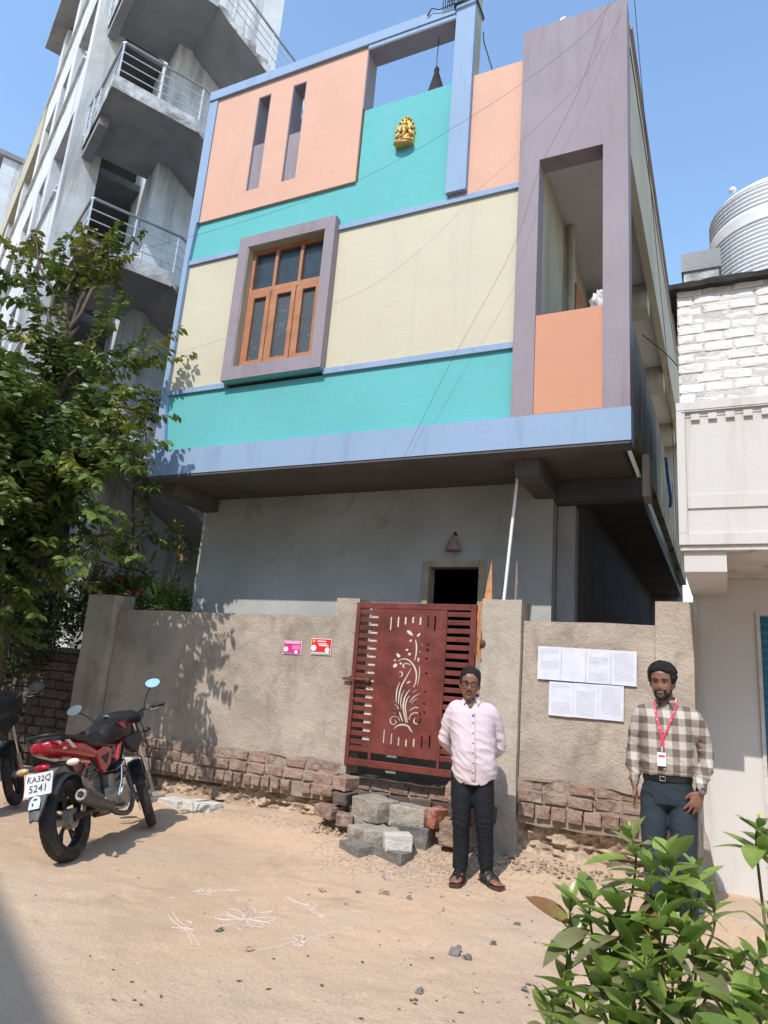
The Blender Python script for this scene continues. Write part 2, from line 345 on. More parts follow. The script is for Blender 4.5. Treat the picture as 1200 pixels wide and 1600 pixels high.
# ground floor front wall, door, recess on the right
hplate('wall', 'conc', rect(-6.44,-1.65,0,3.795), [rect(-3.06,-2.44,.78,2.86)], 7.45, .2)
slab('wall', 'conc', -1.645,-1.45, 7.66,7.86, 0,3.57)
slab('wall', 'conc', -6.42,-6.25, 7.66,15.88, 0,3.795); slab('wall', 'concdark', -1.52,-1.40, 7.87,15.88, 0,3.795)
slab('wall', 'dark', -6.2,-1.56, 10.2,10.3, 0,3.795)
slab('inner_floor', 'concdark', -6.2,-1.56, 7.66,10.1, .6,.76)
df = MB(); df.box(-3.12,-3.045,7.425,7.56,.78,2.92); df.box(-2.455,-2.38,7.425,7.56,.78,2.92); df.box(-3.044,-2.456,7.425,7.56,2.845,2.92)
part('door_frame', df, 'doorframe', bevel=.006)
# lamp over the door
lm = MB().rings([[Vector((-2.74+cos(t)*r, 7.36+sin(t)*r*.8, z)) for t in [2*pi*i/14 for i in range(14)]] for r, z in ((.10,3.02),(.085,3.06),(.05,3.12),(.03,3.17),(.012,3.2))])
part('wall_lamp', lm, mat('dusty_pink_plastic', (.30,.19,.18), .7, .1, 6), smooth=True)
part('lamp_bracket', MB().tube([(-2.74,7.36,3.19),(-2.74,7.40,3.24),(-2.74,7.45,3.22)], .012, 6), 'wire')
# window on the first floor
wn = part('window', plate(rect(-5.487,-4.07,4.955,6.955), [rect(-5.345,-4.205,5.125,6.80)], .22).map(lambda p:(p.x, YF-.11+.11+p.y, p.z)), 'mauve')
mb = MB(); e = .01
mb.box(-5.345,-5.335,YF-.10,YF+.28,5.125,6.80); mb.box(-4.215,-4.205,YF-.10,YF+.28,5.125,6.80); mb.box(-5.335,-4.215,YF-.10,YF+.28,6.79,6.80)
part('reveal', mb, 'beige', wn)
slab('sill', 'mauve', -5.335,-4.215, YF-.10,YF+.28, 5.12,5.135, wn)
slab('frame_bottom_board', 'teal', -5.47,-4.08, YF-.10,YF-.003, 4.944,4.954, wn)
X0, X1, ZB, ZT, YW = -5.335, -4.215, 5.137, 6.79, YF+.005
mb = MB(); w3 = (X1-X0)/3
mb.box(X0,X0+.045,YW,YW+.08,ZB,ZT); mb.box(X1-.045,X1,YW,YW+.08,ZB,ZT); mb.box(X0+.046,X1-.046,YW,YW+.08,ZT-.045,ZT); mb.box(X0+.046,X1-.046,YW,YW+.08,6.17,6.235); mb.box(X0+.046,X1-.046,YW,YW+.08,ZB,ZB+.03)
for k in (1,2): mb.box(X0+k*w3-.022,X0+k*w3+.022,YW+.003,YW+.077,6.236,ZT-.046); mb.box(X0+k*w3-.02,X0+k*w3+.02,YW+.003,YW+.077,ZB+.031,6.169)
part('frame', mb, 'wood', wn, bevel=.004)
for k in range(3):
    a, b = X0+k*w3+(.048 if k == 0 else .024), X0+(k+1)*w3-(.048 if k == 2 else .024)
    part('shutter', plate(rect(a,b,ZB+.034,6.167), [rect(a+.058,b-.058,ZB+.10,6.10)], .035).map(lambda p:(p.x, YW+.012+p.y, p.z)), 'wood', wn)
    slab('pane', mat('window_net' if k == 0 else 'window_net', (.06,.075,.085), .6, .15, 30, .05, 60, .28, (.22,.24,.25), (12,12,9)) if k == 0 else bpy.data.materials['window_net'], a+.05,b-.05, YW+.03,YW+.036, ZB+.09,6.11, wn)
    slab('pane', 'glass', X0+k*w3+.023,X0+(k+1)*w3-.023, YW+.04,YW+.046, 6.236,ZT-.046, wn)
# white rooftop pipe stub and the cloth bundle on the balcony
mb = MB().tube([(-1.47,6.5,8.7),(-1.47,6.5,8.98),(-1.44,6.5,9.03),(-1.40,6.5,9.03)], .022, 8); part('roof_pipe', mb, 'pvc', smooth=True)
def lumpy(c, r, seed, am=.25, fr=5, u=22, w=16):
    mb = MB().ball((0,0,0), 1, u, w); rr = Vector(r)
    out = []
    for p in mb.v:
        p = Vector(p); k = 1 + am*noise.noise(p*fr*.5+Vector((seed,0,0))) + am*.5*noise.noise(p*fr+Vector((0,seed,0)))
        out.append(Vector(c)+Vector((p.x*rr.x, p.y*rr.y, p.z*rr.z))*k)
    mb.v = [tuple(p) for p in out]; return mb
bag = obj('bundle', lumpy((-1.02,6.62,5.36), (.11,.10,.17), 3, .35, 7), mat('patterned_white_cloth', (.62,.60,.60), .9, .3, 14, .3, 20, .6, (.12,.12,.14), (12,12,12)), smooth=True, ang=180)
tag(bag, 'white patterned cloth bundle propped on the orange balcony panel', 'bundle')

# golden relief plaque: seated elephant-headed figure under an arch
G = Vector((-3.27, YF-.004, 7.96))
mb = MB()
def gb(x, z, rx, rz, ry=.05, y=0, a=0):
    m = Matrix.Rotation(a, 3, 'Y'); mb.ball((G.x+x, G.y-.03-y, G.z+z), (rx, ry, rz), 12, 8, m)
N_ = 18
arch = [(-.12,-.20),(.12,-.20)] + [(.125*cos(t)*(1-.25*sin(t)), -.02+.245*sin(t)) for t in [pi*i/N_ for i in range(N_+1)]]
mb.prism(arch, lambda x,z:(G.x+x, G.y, G.z+z), lambda x,z:(G.x+x*.93, G.y-.035, G.z+z*.95))
gb(0,-.10,.075,.07,.05,.01); gb(0,.02,.05,.05,.045,.03); gb(-.06,.03,.034,.045,.02,.02); gb(.06,.03,.034,.045,.02,.02)
gb(0,.09,.04,.03,.04,.02); gb(0,.13,.028,.04,.03,.02); gb(0,.18,.012,.03,.02,.02)
gb(-.085,-.05,.025,.05,.03,.02,.5); gb(.085,-.05,.025,.05,.03,.02,-.5); gb(-.09,.05,.014,.05,.02,.02,.2); gb(.09,.05,.014,.05,.02,.02,-.2)
gb(-.06,-.165,.07,.026,.05,.03,-.15); gb(.06,-.165,.07,.026,.05,.03,.15); gb(0,-.195,.12,.02,.05,.03)
mb.tube(catmull([(G.x,G.y-.075,G.z+.02),(G.x+.012,G.y-.09,G.z-.03),(G.x+.02,G.y-.09,G.z-.07),(G.x-.015,G.y-.09,G.z-.10),(G.x-.04,G.y-.09,G.z-.085)],4), [.02]*8+[.015]*5+[.011]*4, 8)
for i in range(9):
    t = pi*(i+.5)/9; gb(.112*cos(t), -.02+.215*sin(t), .016, .022, .02, .01, -t+pi/2)
pl = obj('relief_plaque', mb, M['gold'], smooth=True, ang=60); tag(pl, 'golden relief of a seated elephant-headed deity on the teal parapet', 'plaque')
# black cloth cone hanging by a cord from the roof beam
HT = thing('hanging_cloth', (-2.98, 6.52, 8.4), 'black cone-shaped cloth hung by a cord in the roof opening', 'cloth')
mb = MB().rings([[Vector((-2.985+r*cos(t)*(1+.2*sin(3*t)), 6.52+r*.6*sin(t), z)) for t in [2*pi*i/12 for i in range(12)]] for r, z in ((.17,8.40),(.13,8.52),(.08,8.70),(.03,8.88),(.035,8.93),(.015,8.97))]); obj('cloth', mb, M['black'], HT, True)
obj('cord', MB().tube([(-2.985,6.52,8.95),(-2.99,6.52,9.1),(-2.98,6.52,9.40)], .006, 5), M['wire'], HT)
CB = thing('tied_cable', (-2.55, 6.35, 9.3), 'dark cable looped round the top of the blue roof pillar', 'cable')
mb = MB(); lp = [(-2.70,6.28),(-2.43,6.28),(-2.42,6.58),(-2.70,6.58)]
for k in range(3): mb.tube([(x, y, 9.52+.02*k+.02*(i%2)) for i, (x, y) in enumerate(lp+[lp[0]])], .007, 5)
for k in range(6):
    a = -2.86+.03*k; mb.tube(catmull([(a,6.30,9.55),(a+.02,6.27,9.66),(a+.05,6.28,9.72+.03*sin(k*2)),(a+.09,6.3,9.62)],3), .006, 5)
for k in range(2): mb.tube(catmull([(-3.05-.02*k,6.31,9.56),(-3.0,6.29,9.63),(-2.9,6.3,9.58),(-2.7,6.28,9.58)],3), .006, 5)
obj('loop', mb, M['wire'], CB)
obj('stay', MB().tube([(-2.41,6.55,9.3),(-2.38,6.5,9.1),(-2.37,6.52,9.05),(-2.22,6.5,8.5)], .008, 5), M['wire'], CB)

# ================================================================ boundary wall with gate opening
BW = thing('boundary_wall', (-5.3, 6.8, 0), 'long plastered boundary wall left of the gate, on exposed bricks, shaded by the tree', 'wall')
BR = thing('boundary_wall', (-1.2, 6.8, 0), 'short plastered boundary wall right of the gate, carrying the white notices', 'wall')
def rough(mb, am=.006, fr=3): return mb.map(lambda p: p + Vector((noise.noise(p*fr), noise.noise(p*fr+Vector((9,0,0))), noise.noise(p*fr+Vector((0,9,0)))))*am)
def gridbox(x0,x1,y0,y1,z0,z1,st=.12):
    nx=max(1,round((x1-x0)/st)); nz_=max(1,round((z1-z0)/st)); mb=MB()
    def P(i,k,y): return (x0+(x1-x0)*i/nx, y, z0+(z1-z0)*k/nz_)
    for y in (y0,y1):
        mb.add([P(i,k,y) for k in range(nz_+1) for i in range(nx+1)], [(k*(nx+1)+i,k*(nx+1)+i+1,(k+1)*(nx+1)+i+1,(k+1)*(nx+1)+i) for k in range(nz_) for i in range(nx)])
    for z in (z0,z1): mb.add([(x0+(x1-x0)*i/nx,y,z) for i in range(nx+1) for y in (y0,y1)], [(2*i,2*i+1,2*i+3,2*i+2) for i in range(nx)])
    for x in (x0,x1): mb.add([(x,y,z0+(z1-z0)*k/nz_) for k in range(nz_+1) for y in (y0,y1)], [(2*k,2*k+1,2*k+3,2*k+2) for k in range(nz_)])
    return mb
def wpart(name, b, m, par, am=.010, fr=2.5): return obj(name, rough(gridbox(*b), am, fr), M[m], par, True, 50)
wpart('plaster_panel', (-6.93,-3.79,6.70,6.88,.70,2.175), 'plaster', BW)
wpart('pillar', (-7.40,-6.95,6.60,6.95,.0,2.35), 'plaster', BW, .02)
wpart('pillar', (-3.785,-3.50,6.665,6.93,.60,2.37), 'plaster', BW)
wpart('plaster_panel', (-1.745,-.565,6.70,6.88,.78,2.185), 'plaster', BR)
wpart('pillar', (-2.13,-1.75,6.62,6.93,.05,2.38), 'plaster_lt', BR)
wpart('pillar', (-.56,-.258,6.665,6.93,.05,2.39), 'plaster', BR)
# brick meshes
def brick_mesh(name, m, seed, am=.06, dims=(1,1,1), bev=.09):
    bm = bmesh.new(); bmesh.ops.create_cube(bm, size=1); bmesh.ops.bevel(bm, geom=bm.edges[:], offset=bev*.6, segments=1, affect='EDGES'); bmesh.ops.subdivide_edges(bm, edges=[e for e in bm.edges if e.calc_length() > .5], cuts=2, use_grid_fill=True)
    for v in bm.verts: v.co += Vector([(noise.noise(v.co*3+Vector((seed*7,i*5,0))) + .6*noise.noise(v.co*8+Vector((seed*7,i*5,0))))*am for i in range(3)])
    me = bpy.data.meshes.new(name); bm.to_mesh(me); bm.free(); me.materials.append(M[m]); return me
BK = {k: [brick_mesh('brick_'+k, k, i+1) for i in range(5)] for k in ('brick','brickdk','brickred','whitebrick')}
def bricks(par, x0, x1, y, z0, z1, L, m, gap=.014, depth=.11, jit=.012, yf=None, skip=0, ang=0):
    x = x0 - random.random()*L*.4*(ang == 0)
    x = x0
    while x < x1-.04:
        l = min(L*random.uniform(.9,1.1), x1-x)
        if random.random() >= skip:
            yy = (yf(x) if yf else y) + random.uniform(-jit, jit)
            inst('brick', random.choice(BK[m]), par, (x+l/2, yy+depth/2, (z0+z1)/2+random.uniform(-.006,.006)), (random.uniform(-.04,.04), random.uniform(-.03,.03), random.uniform(-.07,.07)), (l-gap, depth, z1-z0-gap*.8))
        x += l
# exposed courses, left
bricks(BW, -6.93,-3.55, 6.655,.595,.695,.23,'brick')
bricks(BW, -6.93,-3.55, 6.645,.485,.59,.225,'brick')
bricks(BW, -6.93,-3.55, 6.615,.365,.48,.125,'brick', gap=.022, skip=.04)
wpart('mortar_bed', (-6.94,-3.54,6.665,6.85,.33,.70), 'mortar', BW, .02, 9)
wpart('mortar_lip', (-6.9,-3.8,6.66,6.75,.685,.712), 'mortar', BW, .03, 7)
bricks(BR, -1.74,-.58, 6.658,.69,.775,.22,'brick')
bricks(BR, -1.74,-.58, 6.648,.585,.685,.225,'brick')
bricks(BR, -1.74,-.58, 6.625,.455,.58,.15,'brick', gap=.018)
wpart('mortar_bed', (-1.745,-.565,6.67,6.85,.40,.79), 'mortar', BR, .02, 9)
wpart('mortar_lip', (-1.74,-.58,6.66,6.75,.768,.80), 'mortar', BR, .03, 7)
bricks(BR, -.57,-.29, 6.64,.40,.62,.25,'brick', depth=.06)
# eroded rubble footing
def footing(par, x0, x1, ztop, ybase):
    nx_ = int((x1-x0)/.018); nz_ = 22; vs = []
    for k in range(nz_+1):
        for i in range(nx_+1):
            x = x0+(x1-x0)*i/nx_; t = k/nz_; z = -.05+(ztop+.05)*t
            y = ybase - .17*(1-t)**2.6 + .07
            p = Vector((x*4.2, z*9, 1)); y -= .06*noise.noise(p) + .055*abs(noise.noise(p*2.1)) + .030*noise.noise(p*5) + .016*noise.noise(p*11)
            if noise.noise(Vector((x*1.7, z*7.5, 5))) > .22: y += .05
            vs.append((x, y, z + .02*noise.noise(Vector((x*5, z*5, 3)))))
    f = [(k*(nx_+1)+i, k*(nx_+1)+i+1, (k+1)*(nx_+1)+i+1, (k+1)*(nx_+1)+i) for k in range(nz_) for i in range(nx_)]
    return obj('footing', MB().add(vs, f), M['footing'], par, True, 35)
footing(BW, -6.98, -3.50, .38, 6.68); footing(BR, -1.78, -.30, .47, 6.69)
# threshold bricks under the gate
bricks(BW, -3.50,-2.14, 6.80,.46,.57,.23,'brick'); bricks(BW, -3.50,-2.14, 6.78,.35,.455,.23,'brickdk'); bricks(BW, -3.50,-2.14, 6.77,.24,.345,.23,'brickdk')
wpart('mortar_bed', (-3.51,-2.135,6.82,7.1,.05,.575), 'mortar', BW, .02, 9)
# brick stubs either side of the steps
for (x,y,z,sx,sz,m,rz) in ((-3.62,6.50,.56,.20,.11,'brick',.25),(-3.38,6.47,.55,.16,.12,'brick',-.2),(-3.60,6.48,.47,.22,.10,'brick',.1),(-3.36,6.44,.42,.15,.11,'brickdk',-.1),(-3.50,6.42,.29,.24,.11,'brick',-.3),(-3.30,6.36,.25,.16,.10,'brick',.4)):
    inst('brick', random.choice(BK[m]), BW, (x,y,z), (.05,.04,rz), (sx,.22,sz))
for (x,y,z,sx,sz,m,rz) in ((-2.30,6.52,.60,.12,.13,'brick',.2),(-2.20,6.50,.47,.20,.13,'brickdk',0),(-2.22,6.42,.27,.26,.20,'brick',.1),(-2.02,6.45,.60,.22,.11,'brick',0),(-2.0,6.45,.45,.22,.14,'brickdk',.1)):
    inst('brick', random.choice(BK[m]), BR, (x,y,z), (.05,.04,rz), (sx,.22,sz))

# ================================================================ steel gate
GY = 6.66
def gp(cx, cy): p = at(590+cx/7.62, 960+cy/7.62, GY); return (p.x, p.z)
GT = thing('gate', (-2.2, GY, .72), 'maroon steel gate with cut-out vine pattern and slotted sides', 'gate')
def gpart(name, mb, m='gate', **k): return obj(name, mb, M[m], GT, **k)
gx0, gx1, gz0, gz1 = -3.515, -2.195, .70, 2.325
mb = MB(); mb.box(gx0,gx0+.045,GY-.02,GY+.02,gz0,gz1); mb.box(gx1-.06,gx1,GY-.02,GY+.02,gz0,gz1)
mb.box(gx0+.046,gx1-.061,GY-.02,GY+.02,gz1-.06,gz1); mb.box(gx0+.046,gx1-.061,GY-.02,GY+.02,gz0,gz0+.065)
gpart('gate_frame', mb, bevel=.004)
mb = MB(); mb.box(-3.255,-3.225,GY-.017,GY+.017,gz0+.066,gz1-.061); mb.box(-2.53,-2.50,GY-.017,GY+.017,gz0+.066,gz1-.061); mb.box(gx0+.046,-3.256,GY-.016,GY+.016,.835,.885)
mb.box(-3.224,-2.531,GY-.016,GY+.016,.835,.885); mb.box(-2.499,gx1-.061,GY-.016,GY+.016,.835,.885)
gpart('gate_rail', mb, bevel=.003)
ns = 17
for (a, b) in ((gx0+.046,-3.256), (-2.499,gx1-.061)):
    for i in range(ns):
        z = .885 + (2.265-.885)*(i+.5)/ns
        gpart('slat', MB().box(a,b,GY-.008,GY+.008,z-.024,z+.024), bevel=.003)
holes = []
for x, a, b in zip((165,253,340,428,516,607,690), (25,)*7, (185,150,120,105,125,155,195)):
    p, q = gp(x-14,b), gp(x+14,a); holes.append(rect(p[0],q[0],p[1],q[1]))
for x, a, b in zip((80,168,255,343,435,532,625), (1360,1410,1455,1480,1475,1450,1440), (1530,1545,1560,1572,1575,1585,1590)):
    p, q = gp(x-13,b), gp(x+13,a); holes.append(rect(p[0],q[0],p[1],q[1]))
def stroke(pts, w):                               # closed outline of a tapering stroke in crop pixels
    c = catmull([(a, b, 0) for a, b in pts], 4); n = len(c); L_, R_ = [], []
    for i, p in enumerate(c):
        t = (c[min(i+1,n-1)]-c[max(i-1,0)]).normalized(); s = i/(n-1); ww = w*1.25*(.35+.65*sin(pi*min(1,max(0,.1+.8*s))))
        L_.append(p+Vector((-t.y,t.x,0))*ww); R_.append(p-Vector((-t.y,t.x,0))*ww)
    holes.append([gp(p.x,p.y) for p in L_+R_[::-1]])
def blob(cx, cy, rx, ry, a=0, tip=0):
    o = []
    for i in range(14):
        t = 2*pi*i/14; x = cos(t)*rx; y = sin(t)*ry*(1-tip*max(0,cos(t))*.8); o.append(gp(cx+x*cos(a)-y*sin(a), cy+x*sin(a)+y*cos(a)))
    holes.append(o)
for pts, w in (([(455,295),(468,370),(465,460),(445,550)],8), ([(240,555),(300,528),(370,538),(430,600),(465,690),(462,790),(432,870)],9),
    ([(400,602),(360,582),(318,590),(310,620),(335,632)],8), ([(410,635),(350,740),(290,850),(262,960),(252,1070)],8), ([(272,800),(240,880),(228,970),(226,1050)],7),
    ([(250,742),(290,735),(300,700),(275,675),(258,690)],7), ([(330,890),(292,960),(280,1060),(290,1130)],6), ([(395,885),(340,960),(312,1060),(318,1170),(345,1290)],9),
    ([(480,890),(405,930)],6), ([(390,960),(355,1010),(335,1090),(345,1200),(362,1290)],8), ([(515,938),(440,975),(380,1050)],7), ([(495,990),(440,1015),(405,1065)],6),
    ([(505,1118),(450,1102),(380,1145)],8), ([(525,1205),(500,1175),(440,1168),(395,1200),(378,1255)],8), ([(470,1230),(440,1245),(440,1285),(480,1300),(515,1275),(520,1240)],8),
    ([(200,1060),(240,1095),(255,1135)],6), ([(190,1115),(230,1120)],5), ([(188,1160),(232,1185)],5), ([(262,1150),(280,1210),(305,1275)],8),
    ([(270,1270),(250,1225),(200,1210),(160,1235),(160,1285),(200,1308),(225,1285),(215,1255),(195,1255)],7), ([(200,1360),(240,1322),(300,1308),(365,1325),(395,1370),(420,1400)],11),
    ([(485,345),(520,340),(540,365),(535,390)],4), ([(500,600),(505,690),(492,790),(478,845)],5)): stroke(pts, w)
for a in ((395,222,55,24,.75,1),(497,238,34,18,-.9,.8),(400,308,22,16,-.9,.5),(355,420,18,18),(385,470,20,20),(250,482,36,22,-2.2,.9),(210,543,15,15),(212,608,34,26,2.3,.8),(280,580,17,17),(378,803,38,13,-.45,.8),(490,540,32,14,1.6,.9),(512,440,11,11),(602,362,15,13),(600,425,18,20),(590,527,18,14),(588,703,16,14),(575,922,12,11),(562,1065,14,12),(562,1165,18,12,.8)): blob(*a)
pa = gp(0,0)
mbp = plate(rect(-3.224,-2.531,.886,2.264), holes, .006).map(lambda p:(p.x, GY-.012+p.y, p.z)); gpart('gate_panel', mbp)
xb = gp(560,0)[0]; gpart('added_pale_sheet', MB().box(-3.345,xb,GY-.0085,GY-.0055,.89,2.262).box(-3.345,-3.256,GY+.009,GY+.012,.89,2.262) if 0 else MB().box(-3.223,xb,GY-.0085,GY-.0055,.89,2.262), 'cream_sheet'); gpart('added_pale_sheet', MB().box(-3.345,-3.256,GY+.009,GY+.012,.89,2.262), 'cream_sheet')  # pale sheets added behind the cut-outs so they read as sunlit
mb = MB(); mb.tube([(-3.60,GY-.035,1.535),(-3.28,GY-.035,1.535)], .014, 8); mb.tube([(-3.47,GY-.04,1.535),(-3.47,GY-.05,1.36),(-3.44,GY-.05,1.33)], .010, 6)
mb.obox((-3.50,GY-.03,1.535), (.06,.03,.05)); mb.obox((-3.31,GY-.03,1.535), (.03,.03,.05)); gpart('latch', mb, 'rust', smooth=True)
mb = MB(); mb.obox((-2.17,GY-.005,1.93), (.06,.04,.16)); mb.tube([(-2.15,GY-.02,1.84),(-2.15,GY-.02,2.03)], .022, 8); mb.ball((-2.12,GY-.03,1.95), .04, 8, 6); gpart('hinge', mb, 'rust')
mb = MB(); mb.obox((-2.16,GY-.005,1.0), (.07,.04,.12)); gpart('hinge', mb, 'rust')

# ================================================================ things stuck in or on the boundary wall
o = obj('plastic_pipe', MB().tube([(-1.98,6.80,2.3),(-1.92,6.80,3.1),(-1.875,6.8,3.67)], .016, 8), M['pvc'], smooth=True); tag(o, 'thin white plastic pipe standing upright on the gate pillar', 'pipe')
mb = MB().prism([(-2.17,2.36),(-2.08,2.36),(-2.09,2.6),(-2.10,2.79),(-2.13,2.62)], lambda x,z:(x,6.76,z), lambda x,z:(x,6.79,z))
tag(obj('wooden_stake', mb, mat('orange_cloth_wrapped_wood', (.50,.24,.12), .8, .2, 20), bevel=.003), 'pointed orange-brown stake on the left of the gate pillar', 'stake')
tag(obj('wooden_stake', MB().tube([(-1.86,6.82,2.34),(-1.855,6.82,2.6),(-1.86,6.82,2.79)], [.018,.014,.01], 6), mat('grey_wood', (.22,.18,.15), .9, .3, 20)), 'thin grey stick upright at the right of the gate pillar', 'stake')
tag(obj('rag', MB().tube(catmull([(-2.145,6.62,2.35),(-2.16,6.60,2.2),(-2.14,6.60,2.05),(-2.15,6.6,1.9),(-2.13,6.6,1.8)],4), [(.016,.008)]*17, 6), mat('orange_rag', (.45,.17,.07), .9, .2, 20), smooth=True), 'orange rag tied to the gate hinge', 'rag')
mp = M['paper']
def text_rows(name, seed, dens=.5):
    m = mat(name, (.62,.63,.70), .75, .02, 8, .03, 10); t = m.node_tree; N = t.nodes; L = t.links.new; b = N['Principled BSDF']
    tc = N.new('ShaderNodeTexCoord'); sp = N.new('ShaderNodeSeparateXYZ'); L(tc.outputs['Object'], sp.inputs[0])
    def ma(op, a, b_): 
        q = N.new('ShaderNodeMath'); q.operation = op
        for i, x in enumerate((a, b_)):
            if isinstance(x, (int, float)): q.inputs[i].default_value = x
            else: L(x, q.inputs[i])
        return q.outputs[0]
    row = ma('MULTIPLY', sp.outputs[2], 95.); ph = ma('FRACT', row, 0); fl = ma('FLOOR', row, 0)
    ln = ma('LESS_THAN', ph, .5)
    cv = N.new('ShaderNodeCombineXYZ'); L(ma('MULTIPLY', sp.outputs[0], 260.), cv.inputs[0]); L(ma('ADD', fl, seed*31.), cv.inputs[1])
    n = N.new('ShaderNodeTexNoise'); n.inputs['Scale'].default_value = 1.0; n.inputs['Detail'].default_value = 1; L(cv.outputs[0], n.inputs['Vector'])
    w = ma('GREATER_THAN', n.outputs['Fac'], .42)
    n2 = N.new('ShaderNodeTexNoise'); n2.inputs['Scale'].default_value = 11; n2.inputs['Detail'].default_value = 1; n2.inputs['Roughness'].default_value = .2
    cv2 = N.new('ShaderNodeCombineXYZ'); L(sp.outputs[2], cv2.inputs[1]); cv2.inputs[0].default_value = seed; L(cv2.outputs[0], n2.inputs['Vector']); para = ma('GREATER_THAN', n2.outputs['Fac'], 1-dens)
    edge = ma('LESS_THAN', ma('ABSOLUTE', sp.outputs[0], 0), .082); edz = ma('LESS_THAN', ma('ABSOLUTE', sp.outputs[2], 0), .13)
    k = ma('MULTIPLY', ma('MULTIPLY', ma('MULTIPLY', ln, w), para), ma('MULTIPLY', edge, edz)); k = ma('MULTIPLY', k, .38)
    src = b.inputs['Base Color'].links[0].from_socket; q = N.new('ShaderNodeMix'); q.data_type = 'RGBA'; L(k, q.inputs[0]); L(src, q.inputs[6]); q.inputs[7].default_value = (.15,.15,.2,1); L(q.outputs[2], b.inputs['Base Color'])
    return m
sheets = [(-1.595+.2185*i, 1.655-.003*i, 'row') for i in range(4)] + [(-1.485+.218*i, 1.342, 'low') for i in range(3)]
lab = ['printed white sheet, leftmost of the top row of notices', 'nearly blank white sheet, second in the top row of notices', 'printed white sheet, third in the top row of notices', 'printed white sheet at the right end of the top row of notices',
       'printed white sheet, leftmost of the lower row of notices', 'printed white sheet, middle of the lower row of notices', 'printed white sheet, rightmost of the lower row of notices']
for i, (x, z, r) in enumerate(sheets):
    w, h = .2165, .30 if i < 4 else .298
    nxx, nzz = 6, 8; vs = []
    for k in range(nzz+1):
        for j in range(nxx+1):
            px, pz = w*(j/nxx-.5), h*(k/nzz-.5); vs.append((px, -.003-.004*abs(noise.noise(Vector((px*14+i*5, pz*14, 0)))) - .0006*i, pz))
    fs = [(k*(nxx+1)+j, k*(nxx+1)+j+1, (k+1)*(nxx+1)+j+1, (k+1)*(nxx+1)+j) for k in range(nzz) for j in range(nxx)]
    o = obj('notice_sheet', MB().add(vs, fs), text_rows('printed_sheet_%d' % i, i+1.3, (.58,.22,.55,.5,.62,.62,.6)[i]), smooth=True)
    o.location = (x+w/2, 6.685, z+h/2); o.rotation_euler = (0, .012, 0); tag(o, lab[i], 'notice', 'white printed notices taped to the wall')
def sticker(x0, x1, z0, z1, base, label, items):
    r = thing('poster', ((x0+x1)/2, 6.69, (z0+z1)/2), label, 'poster')
    obj('sheet', MB().box(x0-.006,x1+.006,6.689,6.692,z0-.006,z1+.006), M['paper'], r); obj('print', MB().box(x0,x1,6.686,6.6885,z0,z1), mat('poster_ink', base, .6, .05, 8, 0), r)
    for (a,b,c,d,col,kind) in items:
        m = mat('poster_ink', col, .6, .02, 8, 0); X = lambda u: x0+(x1-x0)*u; Z = lambda v: z0+(z1-z0)*v
        if kind == 'r': q = MB().box(X(a),X(b),6.684,6.6855,Z(c),Z(d))
        elif kind == 'o': q = MB().prism([(X(a)+b*cos(t), Z(c)+b*sin(t)) for t in [2*pi*i/16 for i in range(16)]], lambda x,z:(x,6.6835,z), lambda x,z:(x,6.6855,z))
        else: q = text_mb(kind, d, .0005, 'LEFT').map(lambda p:(p.x+X(a), 6.683+p.y*.2, p.z+Z(c)))
        obj('print', q, m, r)
sticker(-4.405,-4.185,1.755,1.885, (.60,.03,.22), 'small magenta printed sticker, left of the two on the wall', [(.05,.95,.82,.95,(.75,.45,.65),'r'),(.5,.95,.35,.7,(.8,.2,.35),'r'),(.15,.028,.35,0,(.75,.65,.7),'o'),(.75,.02,.15,0,(.8,.75,.78),'o'),(.08,.5,.05,.14,(.35,.12,.35),'r')])
sticker(-4.055,-3.815,1.765,1.925, (.65,.02,.03), 'red printed sticker with white circles, nearest the gate', [(.03,.97,.02,.13,(.35,.65,.5),'r'),(.14,.032,.4,0,(.8,.8,.85),'o'),(.84,.028,.3,0,(.85,.82,.8),'o'),(.12,.018,.86,0,(.8,.35,.05),'o'),(.3,.75,.82,.9,(.85,.6,.6),'r'),(.4,.9,.55,.62,(.9,.7,.65),'r'),(.35,.8,.66,.72,(.85,.75,.75),'r')])
# ================================================================ grey-white stair tower and block on the left
PB = Vector((-8.625, 6.35, 0)); UB = Vector((-.8862,.4633,0)); VB = Vector((.4633,.8862,0))
def bf(u, v, z): return PB + UB*u + VB*v + Vector((0,0,z))
BT = thing('building', tuple(PB + UB*4 + VB*3), 'weathered white multi-storey building with outside stairs behind the tree', 'building')
def bbx(mb, u0,u1,v0,v1,z0,z1): return mb.add([bf(u,v,z) for z in (z0,z1) for u, v in ((u0,v0),(u1,v0),(u1,v1),(u0,v1))], [(0,3,2,1),(4,5,6,7),(0,1,5,4),(1,2,6,5),(2,3,7,6),(3,0,4,7)])
def bpart(name, m, *bs, parent=BT, **k):
    mb = MB()
    for b in bs: bbx(mb, *b)
    return obj(name, mb, M[m], parent, **k)
UC, VC = 1.25, 1.2
bpart('stair_core_wall', 'core', (UC,2.75,VC,VC+.25,0,17), (UC,UC+.25,VC+.251,3.2,0,17))
bpart('stair_core_wall', 'core', (UC+.01,UC+.24,3.21,7.5,0,12.3))
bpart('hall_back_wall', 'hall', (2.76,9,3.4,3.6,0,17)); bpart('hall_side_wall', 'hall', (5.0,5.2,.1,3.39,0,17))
bpart('hall_door', 'dark', (3.0,3.8,3.36,3.39,10.78,12.9), (3.0,3.8,3.36,3.39,7.78,9.9), (3.0,3.8,3.36,3.39,4.78,6.9))
